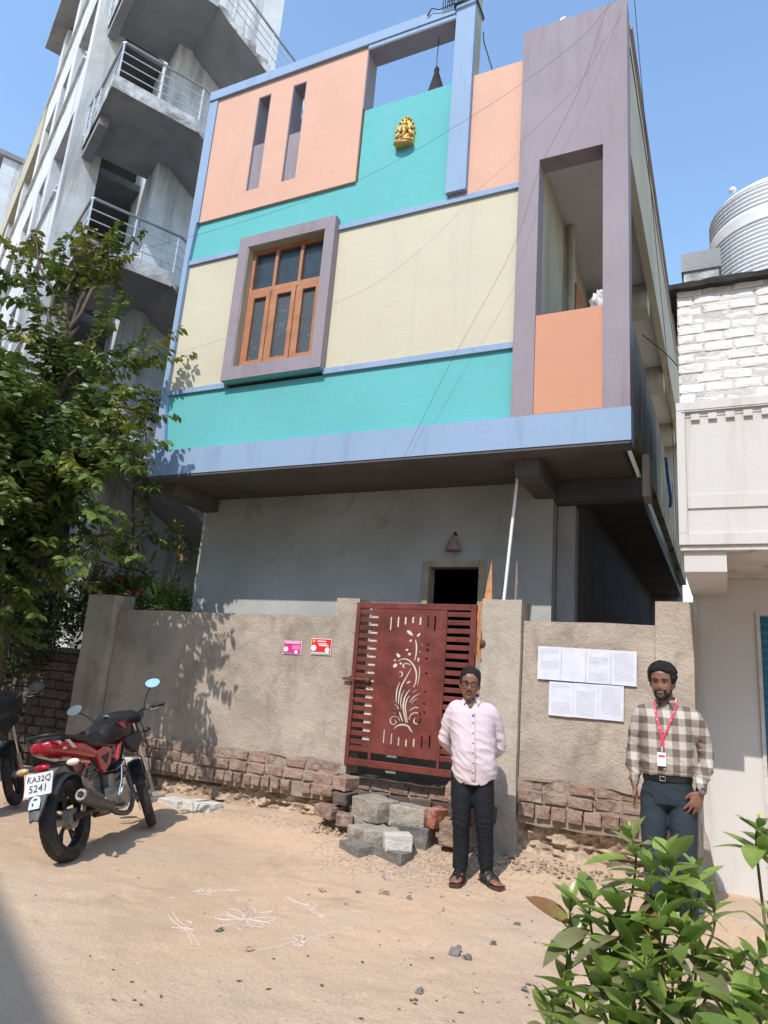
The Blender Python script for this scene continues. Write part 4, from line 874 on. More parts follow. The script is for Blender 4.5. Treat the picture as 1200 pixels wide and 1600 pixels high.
# ---- the man in the pale pink shirt in front of the gate
def man_pink():
    P = thing('person', (-1.92, 5.90, ghgt(-1.86,5.8)), 'person in a pale pink shirt and glasses, hands behind the back, before the gate pillar', 'person', rot=(0,0,radians(15)))
    rot = Matrix.Rotation(radians(3), 3, 'Z') @ Matrix.Rotation(radians(3), 3, 'Y') @ Matrix.Rotation(radians(4), 3, 'X'); hc = Vector((-.055,-.03,1.515))
    b = MB(); head_into(b, hc, rot, 1.06)
    limb(b, [(-.03,.02,1.30),(-.045,.01,1.37),(-.052,-.005,1.45)], [.062,.056,.054], 16, 4)
    sh = [(-.185,.02,1.30),(.135,.03,1.295)]; el = [(-.245,.085,1.04),(.205,.10,1.03)]; wr = [(-.13,.20,.93),(.09,.205,.90)]
    for i in (0, 1):
        limb(b, [sh[i], (Vector(sh[i])+Vector(el[i]))/2+Vector(((-.015,.015)[i],0,0)), el[i], (Vector(el[i])+Vector(wr[i]))/2, wr[i]], [.05,.046,.04,.036,.025], 14)
    hand(b, Vector(wr[0]), (.85,.1,-.35), (0,-.3,1), .5); hand(b, Vector(wr[1]), (-.9,.05,-.2), (0,-.3,1), .7)
    tb = torso([(.80,.13,-.06,.08),(.95,.15,-.12,.10),(1.15,.15,-.10,.10),(1.3,.155,-.08,.10),(1.36,.10,-.05,.08)]); tb.map(lambda p: p+Vector((-.02,.01,0))); b.add(tb.v, tb.f)
    hips = [(-.085,.01,.80),(.075,.01,.80)]; kn = [(-.075,-.02,.46),(.105,-.02,.46)]; an = [(-.065,.02,.09),(.135,.05,.09)]
    legs(b, hips, kn, an, [.085,.075,.055,.05,.036])
    foot(b, (-.065,.0,.022), radians(-8)); foot(b, (.135,.035,.022), radians(38))
    b.ball((-.040,-.072,1.35), (.022,.016,.042), 12, 8)
    body = mobj('body', remesh(b, .0055, 2), SK, P)
    # shirt, worn over the trousers
    s = torso([(.705,.172,-.118,.125),(.80,.180,-.135,.125),(.90,.184,-.152,.122),(1.0,.182,-.158,.118),(1.1,.180,-.145,.115),(1.2,.184,-.126,.118),(1.28,.186,-.108,.12),(1.325,.172,-.088,.112),(1.355,.135,-.068,.098),(1.378,.088,-.055,.080),(1.392,.066,-.050,.066)])
    s.map(lambda p: p + Vector((-.045*sst(.75,1.45,p.z)+.01, .01, .0)))
    for i in (0, 1):
        sg = (-1, 1)[i]; limb(s, [(sg*.115-.04,.02,1.325), (sh[i][0]*.97,.02,1.29), (Vector(sh[i])+Vector(el[i]))/2+Vector((sg*.012,0,0)), Vector(el[i])+Vector((sg*.004,0,0)), (Vector(el[i])+Vector(wr[i]))/2+Vector((0,.01,0)), Vector(wr[i])*.85+Vector(el[i])*.15], [.056,.062,.054,.050,.046,.042], 16)
    PINK = mat('pale_pink_cotton', (.60,.50,.535), .85, .03, 6, .08, 220, obj_co=True, fine=.02)
    def cut(p): return p.z < .775 - .045*min(1,(abs(p.x)/.17)**2)*-1*1 - .0 if False else p.z < .735 + .05*sst(.09,.17,abs(p.x))
    me = remesh(s, .0085, 3, fold(.0075, 6, 13, 2, lambda p: .55+.75*sst(1.25,1.0,p.z)+.5*sst(.19,.24,abs(p.x+.03))), cut); shirt = mobj('shirt', me, PINK, P)
    so_ = shirt.modifiers.new('s', 'SOLIDIFY'); so_.thickness = .003
    c = MB(); collar(c, 1.388, .058, -.056, .058, .058, .045, .034); c.map(lambda p: p + Vector((-.035,.008,0))); obj('collar', c, PINK, P, True, 50, True)
    # placket and buttons follow the shirt front
    def front(z, x):
        w, f, bb = lerp_tab([(.745,.172,-.118,.125),(.80,.180,-.135,.125),(.90,.184,-.152,.122),(1.0,.182,-.158,.118),(1.1,.180,-.145,.115),(1.2,.184,-.126,.118),(1.28,.186,-.108,.12),(1.325,.172,-.088,.112),(1.36,.13,-.068,.098)], z); return f+.01-.006
    R = []; 
    for i in range(24):
        z = .775+(1.30-.775)*i/23; x = -.02-.025*sst(.8,1.4,z)+.028; y = front(z, x)-.0075
        R.append([Vector((x-.014,y+.004,z)), Vector((x+.014,y+.004,z)), Vector((x+.014,y-.002,z)), Vector((x-.014,y-.002,z))])
    obj('placket', MB().rings(R), PINK, P, False, 40, True)
    BT_ = mat('dark_button', (.06,.06,.10), .4, .02, 5, 0)
    for z in (.83,.905,.98,1.055,1.13,1.21): obj('button', MB().ball((.008-.025*sst(.8,1.4,z), front(z,0)-.012, z), (.006,.003,.006), 10, 6), BT_, P, True, 180, True)
    obj('badge', MB().ball((-.012, front(1.265,0)-.014, 1.268), (.008,.004,.011), 10, 6), mat('blue_pin', (.03,.10,.4), .4, .05, 5, 0), P, True, 180, True)
    # slim dark trousers
    t = torso([(.74,.150,-.105,.115),(.82,.152,-.11,.115),(.90,.14,-.10,.11)]); t.map(lambda p: p+Vector((-.005,.01,0)))
    legs(t, hips, kn, [(an[0][0],an[0][1],.10),(an[1][0],an[1][1]-.01,.10)], [.094,.088,.072,.066,.058])
    JE = mat('dark_blue_trousers', (.006,.008,.012), .8, .25, 7, .12, 200, obj_co=True, brush=(1,1,.5))
    mobj('trousers', remesh(t, .0085, 3, fold(.006, 8, 26, 5, lambda p: .35+1.0*math.exp(-((p.z-.46)/.09)**2)+1.2*sst(.22,.12,p.z))), JE, P)
    SO = mat('brown_sandal', (.07,.035,.025), .7, .1, 20, .1); ST = mat('black_strap', (.012,.012,.013), .5, .1, 20, .05)
    for (x, y, a) in ((-.065,.0,radians(-8)), (.135,.035,radians(38))):
        sd = thing_child('sandal', P); d = Vector((sin(a), -cos(a), 0)); q = Vector((cos(a), sin(a), 0)); A = Vector((x, y, 0))
        prof = [(-.085,.022),(-.07,.036),(0,.038),(.06,.044),(.13,.053),(.175,.048),(.205,.028)]; po = [(t_, w) for t_, w in prof] + [(t_, -w) for t_, w in prof[::-1]]
        obj('sole', MB().prism(po, lambda u,v: A+d*u+q*v, lambda u,v: A+d*u+q*v+Vector((0,0,.022))), SO, sd, False, 40, True)
        m_ = MB()
        for u, w, h in ((.045,.050,.085),(.012,.047,.105),(.10,.054,.058)): m_.tube([A+d*u+q*(w*cos(g))+Vector((0,0,.02+h*sin(g))) for g in [pi*i/10 for i in range(11)]], (.009,.016) and [(.006,.017)]*11, 6)
        m_.tube([A+d*.03+Vector((0,0,.108)), A+d*.09+Vector((0,0,.080)), A+d*.15+q*.01+Vector((0,0,.048)), A+d*.165+q*.01+Vector((0,0,.028))], [(.022,.010),(.018,.010),(.010,.008),(.006,.006)], 8); obj('strap', m_, ST, sd, True, 60, True)
    face(P, hc, rot, False, True, 0, .85, 1.06); P.scale = (1.02,1.02,1.01); return P
man_pink()

# ---- the man in the checked shirt behind the bush
def man_check():
    P = thing('person', (-.435, 5.95, ghgt(-.43,5.95)+.03), 'bearded person in a brown checked shirt with red lanyard, hand resting at the thigh', 'person', rot=(0,0,radians(-2)))
    rot = Matrix.Rotation(radians(-4), 3, 'Z') @ Matrix.Rotation(radians(6), 3, 'X'); hc = Vector((-.02,-.03,1.655))
    b = MB(); head_into(b, hc, rot, 1.10)
    limb(b, [(0,.02,1.43),(-.005,.01,1.50),(-.015,-.005,1.58)], [.068,.062,.060], 16, 4)
    sh = [(-.18,.02,1.42),(.19,.02,1.42)]; el = [(-.235,.05,1.14),(.255,.055,1.14)]; wr = [(-.228,-.02,.91),(.225,-.09,.915)]
    for i in (0, 1): limb(b, [sh[i], (Vector(sh[i])+Vector(el[i]))/2, el[i], (Vector(el[i])+Vector(wr[i]))/2, wr[i]], [.052,.048,.042,.038,.027], 14)
    hand(b, Vector(wr[0]), (.12,-.12,-1), (.35,-1,0), .22, 1.05); hand(b, Vector(wr[1]), (-.40,-.10,-.9), (-1,-.25,.2), .30, 1.1, .10)
    tb = torso([(.90,.13,-.07,.08),(1.05,.15,-.12,.10),(1.25,.155,-.10,.10),(1.42,.16,-.08,.10),(1.47,.10,-.05,.08)]); b.add(tb.v, tb.f)
    hips = [(-.09,.01,.88),(.09,.01,.88)]; kn = [(-.10,-.02,.50),(.11,-.02,.50)]; an = [(-.10,.03,.09),(.12,.03,.09)]
    legs(b, hips, kn, an, [.09,.08,.058,.052,.038]); foot(b, (-.10,.0,.02), radians(-12)); foot(b, (.12,.0,.02), radians(14))
    mobj('body', remesh(b, .0055, 2), SK, P)
    TT = [(.997,.162,-.122,.112),(1.008,.172,-.142,.12),(1.03,.178,-.152,.122),(1.12,.182,-.150,.118),(1.22,.184,-.135,.118),(1.32,.190,-.122,.122),(1.39,.192,-.108,.122),(1.435,.176,-.088,.112),(1.468,.138,-.070,.098),(1.492,.090,-.058,.082),(1.506,.070,-.052,.070)]
    s = torso(TT)
    for i in (0, 1):
        sg = (-1, 1)[i]; limb(s, [(sg*.12,.02,1.435), (sh[i][0]*.97,.02,1.405), (Vector(sh[i])+Vector(el[i]))/2+Vector((sg*.015,0,0)), Vector(el[i])+Vector((sg*.004,.005,0)), (Vector(el[i])+Vector(wr[i]))/2, Vector(wr[i])*.9+Vector(el[i])*.1], [.058,.068,.058,.052,.048,.038], 16)
    PL = plaid(); mobj('shirt', remesh(s, .0085, 3, fold(.008, 6, 14, 7, lambda p: .45+.9*sst(1.2,1.0,p.z)+.8*sst(.18,.22,abs(p.x))*sst(1.3,1.15,p.z))), PL, P)
    c = MB(); collar(c, 1.497, .066, -.060, .066, .060, .055, .034); c.map(lambda p: p+Vector((0,.004,0))); obj('collar', c, PL, P, True, 50, True)
    R = []
    for i in range(20):
        z = 1.012+(1.43-1.012)*i/19; y = lerp_tab(TT, z)[1]-.008; R.append([Vector((-.014,y+.004,z)), Vector((.014,y+.004,z)), Vector((.014,y-.001,z)), Vector((-.014,y-.001,z))])
    obj('placket', MB().rings(R), PL, P, False, 40, True)
    for z in (1.05,1.12,1.20,1.28,1.36): obj('button', MB().ball((0, lerp_tab(TT,z)[1]-.011, z), (.005,.003,.005), 8, 6), EYEW, P, True, 180, True)
    t = torso([(.80,.155,-.115,.12),(.88,.168,-.122,.125),(.95,.166,-.124,.12),(.99,.164,-.126,.116)])
    legs(t, hips, kn, [(an[0][0],.03,.085),(an[1][0],.03,.085)], [.102,.096,.080,.072,.064])
    TR_ = mat('slate_blue_trousers', (.022,.033,.045), .8, .12, 5, .08, 200, obj_co=True)
    mobj('trousers', remesh(t, .0085, 3, fold(.005, 7, 15, 9, lambda p: .6+.9*math.exp(-((p.z-.84)/.06)**2))), TR_, P)
    bl = MB(); R = [[Vector((w_*sin(q), (-.137 if cos(q) > 0 else -.125)*cos(q)*g, z)) for q in [2*pi*i/40 for i in range(40)]] for z, w_, g in ((.965,.172,1.0),(1.0,.172,1.0),(1.0,.160,.95),(.965,.160,.95))]
    BLK = mat('black_leather', (.012,.010,.010), .45, .1, 20, .05); obj('belt', bl.rings(R, close=True), BLK, P, True, 40, True)
    bk = MB(); bk.tube([(-.036,-.140,.968),(.0,-.141,.968),(.0,-.141,.996),(-.036,-.140,.996),(-.036,-.140,.968)], .0018, 6); obj('buckle', bk, M['steelp'], P, True, 60, True)
    for (x, a) in ((-.10,-12),(.12,14)):
        a = radians(a); d = Vector((sin(a), -cos(a), 0)); q = Vector((cos(a), sin(a), 0)); R = []
        for t_, w, h in ((-.085,.026,.05),(-.07,.038,.085),(-.02,.042,.10),(.05,.044,.085),(.11,.050,.055),(.165,.048,.04),(.20,.03,.028)): R.append([Vector((x,0,-.015))+d*t_+q*(cos(g)*w)+Vector((0,0,h*.5+sin(g)*h*.5)) for g in [2*pi*i/14 for i in range(14)]])
        obj('shoe', MB().rings(R), BLK, P, True, 60, True)
    # smart watch
    wm = Vector(wr[1])+Vector((0,.0,.012)); dd = (Vector(wr[1])-Vector(el[1])).normalized(); sd = dd.cross(Vector((0,1,0))).normalized(); ft = sd.cross(dd)
    w_ = thing_child('watch', P); obj('strap', MB().rings([[wm+dd*u+sd*(.032*cos(g))+ft*(.029*sin(g)) for g in [2*pi*i/20 for i in range(20)]] for u in (-.012,.012)]), BLK, w_, True, 60, True)
    obj('dial', MB().rings([[wm+sd*.012-Vector((0,1,0))*(.026+k)+dd*(.020*cos(g))*f_+sd*(.020*sin(g))*f_ for g in [2*pi*i/16 for i in range(16)]] for k, f_ in ((0,1),(.012,.92))]), EYED, w_, True, 40, True)
    # red lanyard and card
    LY = thing_child('lanyard', P); RED = mat('red_lanyard', (.62,.05,.09), .7, .05, 10, .02); WH = mat('lanyard_print', (.72,.55,.58), .7, .05, 10, .02)
    def yb(z): return lerp_tab(TT, z)[1]-.013
    a = catmull([(-.062,.02,1.525),(-.075,-.045,1.505),(-.062,yb(1.43)+.012,1.43),(-.036,yb(1.33),1.33),(-.016,yb(1.255)-.002,1.255)],5); c_ = catmull([(.058,.02,1.53),(.078,-.042,1.51),(.058,yb(1.43)+.010,1.43),(.022,yb(1.33)-.002,1.33),(-.010,yb(1.255)-.004,1.255)],5)
    for path in (a, c_):
        m_ = MB(); n = len(path); v = []
        for i, p in enumerate(path): v += [p+Vector((-.0085,0,0)), p+Vector((.0085,0,.002)), p+Vector((.0085,-.002,.002)), p+Vector((-.0085,-.002,0))]
        m_.v = [tuple(p) for p in v]; m_.f = [(i*4+k, i*4+(k+1)%4, i*4+4+(k+1)%4, i*4+4+k) for i in range(n-1) for k in range(4)]; obj('strap', m_, RED, LY, False, 40, True)
        for i in range(9, n-3, 3):
            p = path[i]; p2 = path[i+1]; obj('print', MB().tube([p+Vector((0,-.0032,0)), (p+p2)/2+Vector((0,-.0034,0))], [(.0035,.0012)]*2, 6), WH, LY, False, 40, True)
    obj('strap', MB().box(-.026,-.004, yb(1.24)-.006,yb(1.24)-.002,1.195,1.262), RED, LY, False, 40, True); obj('clip', MB().tube([(-.016,yb(1.19)-.004,1.197),(-.017,yb(1.17)-.006,1.165)], .005, 8), M['steelp'], LY, True, 60, True)
    y = yb(1.1)-.008; CD = thing_child('id_card', P); obj('card', MB().box(-.047,.010,y-.003,y,1.068,1.160), M['pvc'], CD, False, 40, True); obj('print', MB().box(-.040,.004,y-.0045,y-.0032,1.128,1.142), RED, CD, False, 40, True)
    obj('print', MB().box(-.036,.0,y-.0045,y-.0032,1.092,1.094), mat('grey_print', (.5,.55,.6), .7), CD, False, 40, True)
    face(P, hc, rot, True, False, 5, 1.35, 1.10); P.scale = (1.015,1.015,1.025); return P
man_check()
# ================================================================ motorcycles
def mk_bike(loc, yaw, lean, steer, red, label, text=True, cover=False):
    P = thing('motorcycle', loc, label, 'motorcycle'); P.rotation_mode = 'QUATERNION'
    P.rotation_quaternion = (Matrix.Rotation(yaw, 3, 'Z') @ Matrix.Rotation(lean, 3, 'X')).to_quaternion()
    def p_(name, mb, m, par=None, sm=True, ang=40, **k): return obj(name, mb, m, par or P, sm, ang, True, **k)
    mm = lambda n: bpy.data.materials.get(n)
    RUB = mm('dusty_rubber') or mat('dusty_rubber', (.035,.031,.028), .85, .2, 12, .25, 90, .4, (.16,.12,.09), (6,6,6), obj_co=True)
    BLK = mm('satin_black') or mat('satin_black', (.018,.018,.019), .42, .15, 10, .05, 60, .25, (.08,.065,.05), (6,6,6), obj_co=True)
    GRY = mm('dusty_grey_plastic') or mat('dusty_grey_plastic', (.085,.085,.09), .6, .12, 10, .05, 60, .35, (.16,.13,.10), (6,6,6), obj_co=True)
    MET = mm('dull_engine_alloy') or mat('dull_engine_alloy', (.36,.33,.29), .45, .2, 18, .15, 90, .5, (.16,.12,.09), (8,8,8), metal=.6, obj_co=True)
    CHR = mm('chrome') or mat('chrome', (.7,.7,.7), .12, .05, 10, 0, metal=1, obj_co=True)
    EXH = mm('dusty_exhaust') or mat('dusty_exhaust', (.10,.095,.09), .5, .2, 15, .1, 60, .4, (.2,.16,.12), (8,8,8), metal=.5, obj_co=True)
    REDM = (mm('glossy_red') or mat('glossy_red', (.34,.008,.016), .28, .06, 8, .02, 60, .15, (.3,.12,.08), (6,6,6), spec=.6, coat=.6, obj_co=True)) if red else (mm('gloss_black') or mat('gloss_black', (.010,.011,.013), .2, .1, 8, .02, spec=.7, coat=.6, obj_co=True))
    STR = mm('silver_decal') or mat('silver_decal', (.50,.46,.40), .4, .05, 10, 0, obj_co=True)
    def wheel(cx, wd, par, disc):
        W_ = thing_child('wheel', P) if par is None else par; R0 = .305
        def prof(a, r, w): return Vector((cx + r*cos(a), w, .305 + r*sin(a)))
        rg = []
        for i in range(48):
            a = 2*pi*i/48; rg.append([prof(a, r, w*wd) for r, w in ((.225,.62),(.262,.98),(.285,.90),(.299,.58),(.305,.0),(.299,-.58),(.285,-.90),(.262,-.98),(.225,-.62),(.222,0))])
        tread = MB().rings(rg, close=True); 
        p_('tyre', tread, RUB, W_)
        kn = MB()
        for i in range(40):
            a = 2*pi*i/40
            for s in (-1, 1): kn.add([prof(a+s*.03+da, r, s*w*wd) for da, r, w in ((0,.3045,.14),(.035,.3045,.14),(.055,.291,.86),(.02,.291,.86))], [(0,1,2,3)])
        kn.f = kn.f; gr = p_('tread', kn, BLK, W_); gr['kind'] = 'stuff'
        rg = []
        for i in range(40):
            a = 2*pi*i/40; rg.append([prof(a, r, w*wd) for r, w in ((.224,.66),(.228,.70),(.205,.62),(.198,.3),(.198,-.3),(.205,-.62),(.228,-.70),(.224,-.66),(.212,-.5),(.212,.5))])
        p_('rim', MB().rings(rg, close=True), BLK, W_)
        sp = MB()
        for k in range(5):
            a = 2*pi*k/5+.3
            for da in (-.16, .16): sp.tube([prof(a+da*.2, .04, 0), prof(a+da*.6, .12, .1*wd), prof(a+da, .205, 0)], [(.014,.010),(.012,.010),(.012,.012)], 6)
            p_('spoke', sp, BLK, W_); sp = MB()
        if red: p_('rim_tape', MB().rings([[prof(2*pi*i/40, r, w*wd) for r, w in ((.222,.705),(.229,.71),(.229,.715),(.222,.71))] for i in range(40)], close=True), REDM, W_)
        p_('hub', MB().tube([(cx,-.075,.305),(cx,.075,.305)], .045, 20), MET, W_)
        p_('brake_disc' if disc else 'brake_drum', MB().tube([(cx,.058,.305),(cx,.064,.305)], .12, 32) if disc else MB().tube([(cx,-.068,.305),(cx,.0,.305)], .075, 24), MET, W_)
        return W_
    wheel(0, .060, None, False)
    # rear end
    p_('swingarm', MB().tube([(-.03,.085,.305),(.45,.10,.36)], [(.022,.028)]*2, 8).tube([(-.03,-.085,.305),(.45,-.10,.36)], [(.022,.028)]*2, 8).tube([(.45,-.10,.36),(.45,.10,.36)], .025, 8), BLK)
    cg = MB().prism([(-.12,.36),(.42,.40),(.42,.45),(-.06,.43)], lambda x,z:(x,.10,z), lambda x,z:(x,.125,z)); p_('chain_guard', cg, BLK, sm=False)
    for s in (-1, 1):
        sp = [Vector((.03,s*.125,.34)), Vector((.20,s*.12,.66))]; d = sp[1]-sp[0]
        sh_ = p_('shock_absorber', MB().tube([sp[0], sp[0]+d*.45], .020, 10).tube([sp[0]+d*.4, sp[1]], .012, 10), MET)
        co = [sp[0]+d*(.3+.65*t/60)+Vector((cos(t*.8)*.024, sin(t*.8)*.026, -sin(t*.8)*.008)) for t in range(61)]; p_('spring', MB().tube(co, .0045, 5), BLK, sh_)
    # mudguards: hugger above the wheel and the long drooping tail flap
    rg = []
    for i in range(15):
        a = radians(30 + 112*i/14); rg.append([Vector((r*cos(a), w, .305 + r*sin(a))) for r, w in ((.32,.085),(.345,.07),(.352,0),(.345,-.07),(.32,-.085),(.335,-.065),(.342,0),(.335,.065))])
    p_('mudguard', MB().rings(rg), GRY)
    tail = [(-.04,.735,.085),(-.16,.71,.085),(-.26,.66,.082),(-.33,.57,.075),(-.39,.47,.062),(-.44,.36,.030)]
    p_('tail_flap', MB().rings([[Vector((x, w, z)), Vector((x-.004, 0, z+.012)), Vector((x, -w, z)), Vector((x+.014, -w, z-.012)), Vector((x+.010, 0, z)), Vector((x+.014, w, z-.012))] for x, z, w in tail]), GRY)
    if text:
        # plate faces back and slightly up
        pn = Vector((-.93,0,.30)).normalized(); up = Vector((.30,0,.93)).normalized(); sd = Vector((0,-1,0)); c = Vector((-.335,0,.605))
        WHM = mat('plate_white', (.66,.66,.66), .5, .05, 20, .02, dirt=.2, dcol=(.45,.4,.35)); INK = mat('plate_ink', (.03,.03,.04), .6, .02, 10, 0)
        def on(p): return c + sd*p.x + up*p.z + pn*(.006 - p.y)
        pts = [(x, z) for x, z in ((-.105,-.075),(-.10,-.082),(.10,-.082),(.105,-.075),(.105,.075),(.10,.082),(-.10,.082),(-.105,.075))]
        pl_ = p_('number_plate', MB().prism(pts, lambda x,z: c+sd*x+up*z-pn*.002, lambda x,z: c+sd*x+up*z+pn*.004), WHM, sm=False)
        p_('number', text_mb('KA32Q', .060, .001).map(lambda p: on(p+Vector((0,0,.036)))), INK, pl_, False); p_('number', text_mb('5241', .074, .001).map(lambda p: on(p+Vector((0,0,-.032)))), INK, pl_, False)
        for s in (-1, 1): p_('bolt', MB().ball(c+sd*.082*s+up*.062+pn*.004, .006, 8, 6), M['rust'], pl_)
        ds = Vector((-.88,0,.47)).normalized(); du = Vector((.47,0,.88)).normalized(); dc = Vector((-.392,0,.475)); 
        ar = [(-.042,-.045),(.042,-.045)] + [(.042*cos(t), .002+.05*sin(t)) for t in [pi*i/10 for i in range(11)]]
        p_('mudflap_sticker', MB().prism(ar, lambda x,z: dc+sd*x+du*z+ds*.012, lambda x,z: dc+sd*x+du*z+ds*.015), mat('pale_blue_sticker', (.62,.70,.78), .5, .05, 20, 0, dirt=.4, dcol=(.35,.42,.5)), sm=False)
        p_('mudflap_print', MB().prism([(-.02,-.02),(-.005,-.025),(-.008,.0),(-.02,.0)], lambda x,z: dc+sd*x+du*z+ds*.0155, lambda x,z: dc+sd*x+du*z+ds*.0165), INK, sm=False)
        p_('mudflap_print', MB().prism([(-.018,.018),(.018,.018),(.014,.032),(-.012,.032)], lambda x,z: dc+sd*x+du*z+ds*.0155, lambda x,z: dc+sd*x+du*z+ds*.0165), INK, sm=False)
    p_('tail_light', MB().ball((-.275,0,.715), (.035,.062,.028), 16, 10), mat('red_lens', (.35,.006,.01), .15, .03, 10, 0, spec=.7))
    for s, col in ((-1,(.72,.66,.58)), (1,(.55,.36,.17))):
        it = p_('indicator', MB().ball((-.20,s*.20,.715), (.026,.052,.026), 16, 10), mat('indicator_lens', col, .2, .05, 10, 0, spec=.6)); p_('stalk', MB().tube([(-.19,s*.10,.715),(-.195,s*.16,.715)], .011, 8), BLK, it)
    # tail cowl, seat, grab rail
    def shell(tab, n=18, e=.75): return MB().rings([[Vector((x, w*abs(cos(t))**e*(1 if cos(t) > 0 else -1), zc + h*abs(sin(t))**e*(1 if sin(t) > 0 else -1))) for t in [2*pi*i/n for i in range(n)]] for x, w, zc, h in tab])
    tc = p_('tail_cowl', shell([(-.30,.045,.865,.025),(-.28,.085,.86,.045),(-.18,.115,.845,.06),(-.02,.135,.825,.07),(.14,.145,.80,.075),(.28,.14,.765,.065),(.40,.12,.745,.045)]), REDM)
    for x0 in (-.225, -.115):
        for s in (-1, 1):
            w = .105 if x0 < -.2 else .121
            p_('stripe', MB().add([(x0,s*(w-.006),.895),(x0+.045,s*(w-.001),.892),(x0+.10,s*(w+.020),.825),(x0+.062,s*(w+.013),.822),(x0,s*(w-.03),.895),(x0+.045,s*(w-.03),.892),(x0+.10,s*(w-.03),.825),(x0+.062,s*(w-.03),.822)],[(0,1,2,3),(7,6,5,4),(0,4,5,1),(1,5,6,2),(2,6,7,3),(3,7,4,0)]), STR, tc, False)
    p_('seat', shell([(-.20,.06,.905,.015),(-.16,.105,.91,.03),(0,.125,.90,.038),(.16,.13,.885,.04),(.26,.12,.855,.045),(.42,.125,.825,.05),(.56,.11,.83,.05),(.64,.07,.85,.04)]), BLK)
    p_('grab_rail', MB().tube(catmull([(.06,.15,.87),(-.10,.155,.905),(-.24,.13,.935),(-.30,.06,.945),(-.30,-.06,.945),(-.24,-.13,.935),(-.10,-.155,.905),(.06,-.15,.87)],4), .011, 8), BLK)
    # tank and side panels
    tk = p_('fuel_tank', shell([(.56,.07,.88,.06),(.62,.12,.90,.09),(.72,.155,.915,.115),(.84,.175,.925,.125),(.94,.17,.925,.115),(1.02,.13,.925,.09),(1.07,.07,.935,.05)], 24, .8), BLK if red else REDM)
    p_('filler_cap', MB().tube([(.82,0,1.046),(.83,0,1.058)], .032, 16), CHR, tk)
    for s in (-1, 1):
        if red:
            p_('tank_stripe', MB().prism([(.70,.985),(.92,.99),(.98,.955),(.80,.93)], lambda x,z:(x,s*.128,z), lambda x,z:(x,s*(.172 if z < .96 else .158),z)), REDM, tk, False)
        p_('side_panel', MB().prism([(.30,.76),(.46,.80),(.60,.78),(.56,.66),(.44,.58),(.36,.62)], lambda x,z:(x,s*.095,z), lambda x,z:(x,s*.135,z)), REDM, sm=False, bevel=.012)
        p_('side_panel_inset', MB().prism([(.38,.72),(.54,.75),(.47,.65)], lambda x,z:(x,s*.132,z), lambda x,z:(x,s*.1375,z)), BLK, sm=False)
        p_('shroud', MB().prism([(.78,.84),(1.12,.90),(1.16,.82),(1.02,.70),(.90,.74)], lambda x,z:(x,s*.11,z), lambda x,z:(x,s*(.165+.01*(x>1)),z)), BLK, sm=False, bevel=.014)
        p_('shroud_stripe', MB().prism([(.72,.80),(.80,.84),(.70,.68),(.64,.66)], lambda x,z:(x,s*.11,z), lambda x,z:(x,s*.145,z)), REDM, sm=False, bevel=.008)
    # frame and engine
    p_('frame_tube', MB().tube(catmull([(1.10,0,.86),(.98,0,.62),(.92,0,.42),(.80,0,.27),(.45,0,.27)],4), .022, 8), BLK)
    for s in (-1, 1): p_('frame_tube', MB().tube([(.45,s*.09,.34),(.42,s*.10,.60),(.20,s*.11,.76),(-.12,s*.09,.80)], .014, 8), BLK)
    en = p_('engine', MB().obox((.66,0,.36), (.36,.22,.20)).obox((.70,0,.50), (.17,.17,.14)), MET, sm=False, bevel=.02)
    for k in range(6): p_('cooling_fin', MB().obox((.79,0,.50+.028*k), (.19,.20,.010), Matrix.Rotation(-.25,3,'Y')), BLK if k % 2 else MET, en, False)
    p_('cylinder', MB().tube([(.76,0,.45),(.82,0,.68)], .075, 16), BLK, en)
    for s in (-1, 1):
        p_('crankcase_cover', MB().tube([(.72,s*.11,.37),(.72,s*.165,.37)], [.098,.082], 20).tube([(.56,s*.11,.36),(.56,s*.145,.36)], [.065,.055], 16), MET, en)
        p_('footpeg', MB().tube([(.50,s*.12,.32),(.50,s*.24,.315)], .013, 8), BLK); p_('passenger_peg', MB().tube([(.18,s*.13,.43),(.18,s*.21,.44)], .012, 8), BLK)
        p_('peg_bracket', MB().prism([(.0,.60),(.08,.57),(.30,.38),(.26,.34),(.16,.38),(.02,.53)], lambda x,z:(x,s*.145,z), lambda x,z:(x,s*.157,z)), MET if red else BLK, sm=False, bevel=.004)
    p_('kick_lever', MB().tube([(.60,-.15,.38),(.62,-.18,.50),(.64,-.185,.62),(.66,-.20,.64)], .009, 8), CHR)
    p_('brake_pedal', MB().tube([(.48,-.15,.30),(.62,-.16,.27),(.72,-.165,.28)], .009, 8), MET)
    # exhaust on the right
    p_('exhaust_pipe', MB().tube(catmull([(.90,-.04,.60),(.99,-.07,.50),(.97,-.10,.32),(.80,-.13,.22),(.55,-.14,.25),(.42,-.15,.31)],5), .022, 10), EXH)
    ex = p_('silencer', MB().tube([(.44,-.16,.31),(.40,-.165,.325),(.15,-.175,.395),(-.06,-.185,.455),(-.09,-.186,.463)], [.03,.048,.060,.060,.050], 20), EXH)
    p_('heat_shield', MB().tube([(.33,-.20,.36),(.20,-.212,.395)], [(.030,.012)]*2, 8), MET, ex)
    p_('silencer_ring', MB().tube([(-.088,-.186,.463),(-.10,-.187,.466)], .042, 20), MET, ex); p_('silencer_outlet', MB().tube([(-.098,-.187,.466),(-.104,-.187,.4665)], .026, 16), M['black'], ex)
    # steering group
    ax0 = Vector((1.19,0,.86)); ax = Vector((-.42,0,1)).normalized(); Rm = Matrix.Rotation(steer, 3, ax)
    # front axle placed so that the steering axis has a little trail
    def st(mb): return mb.map(lambda p: ax0 + Rm @ (p - ax0))
    W2 = thing_child('wheel', P)
    before = set(bpy.data.objects)
    wheel(1.34, .045, W2, True)
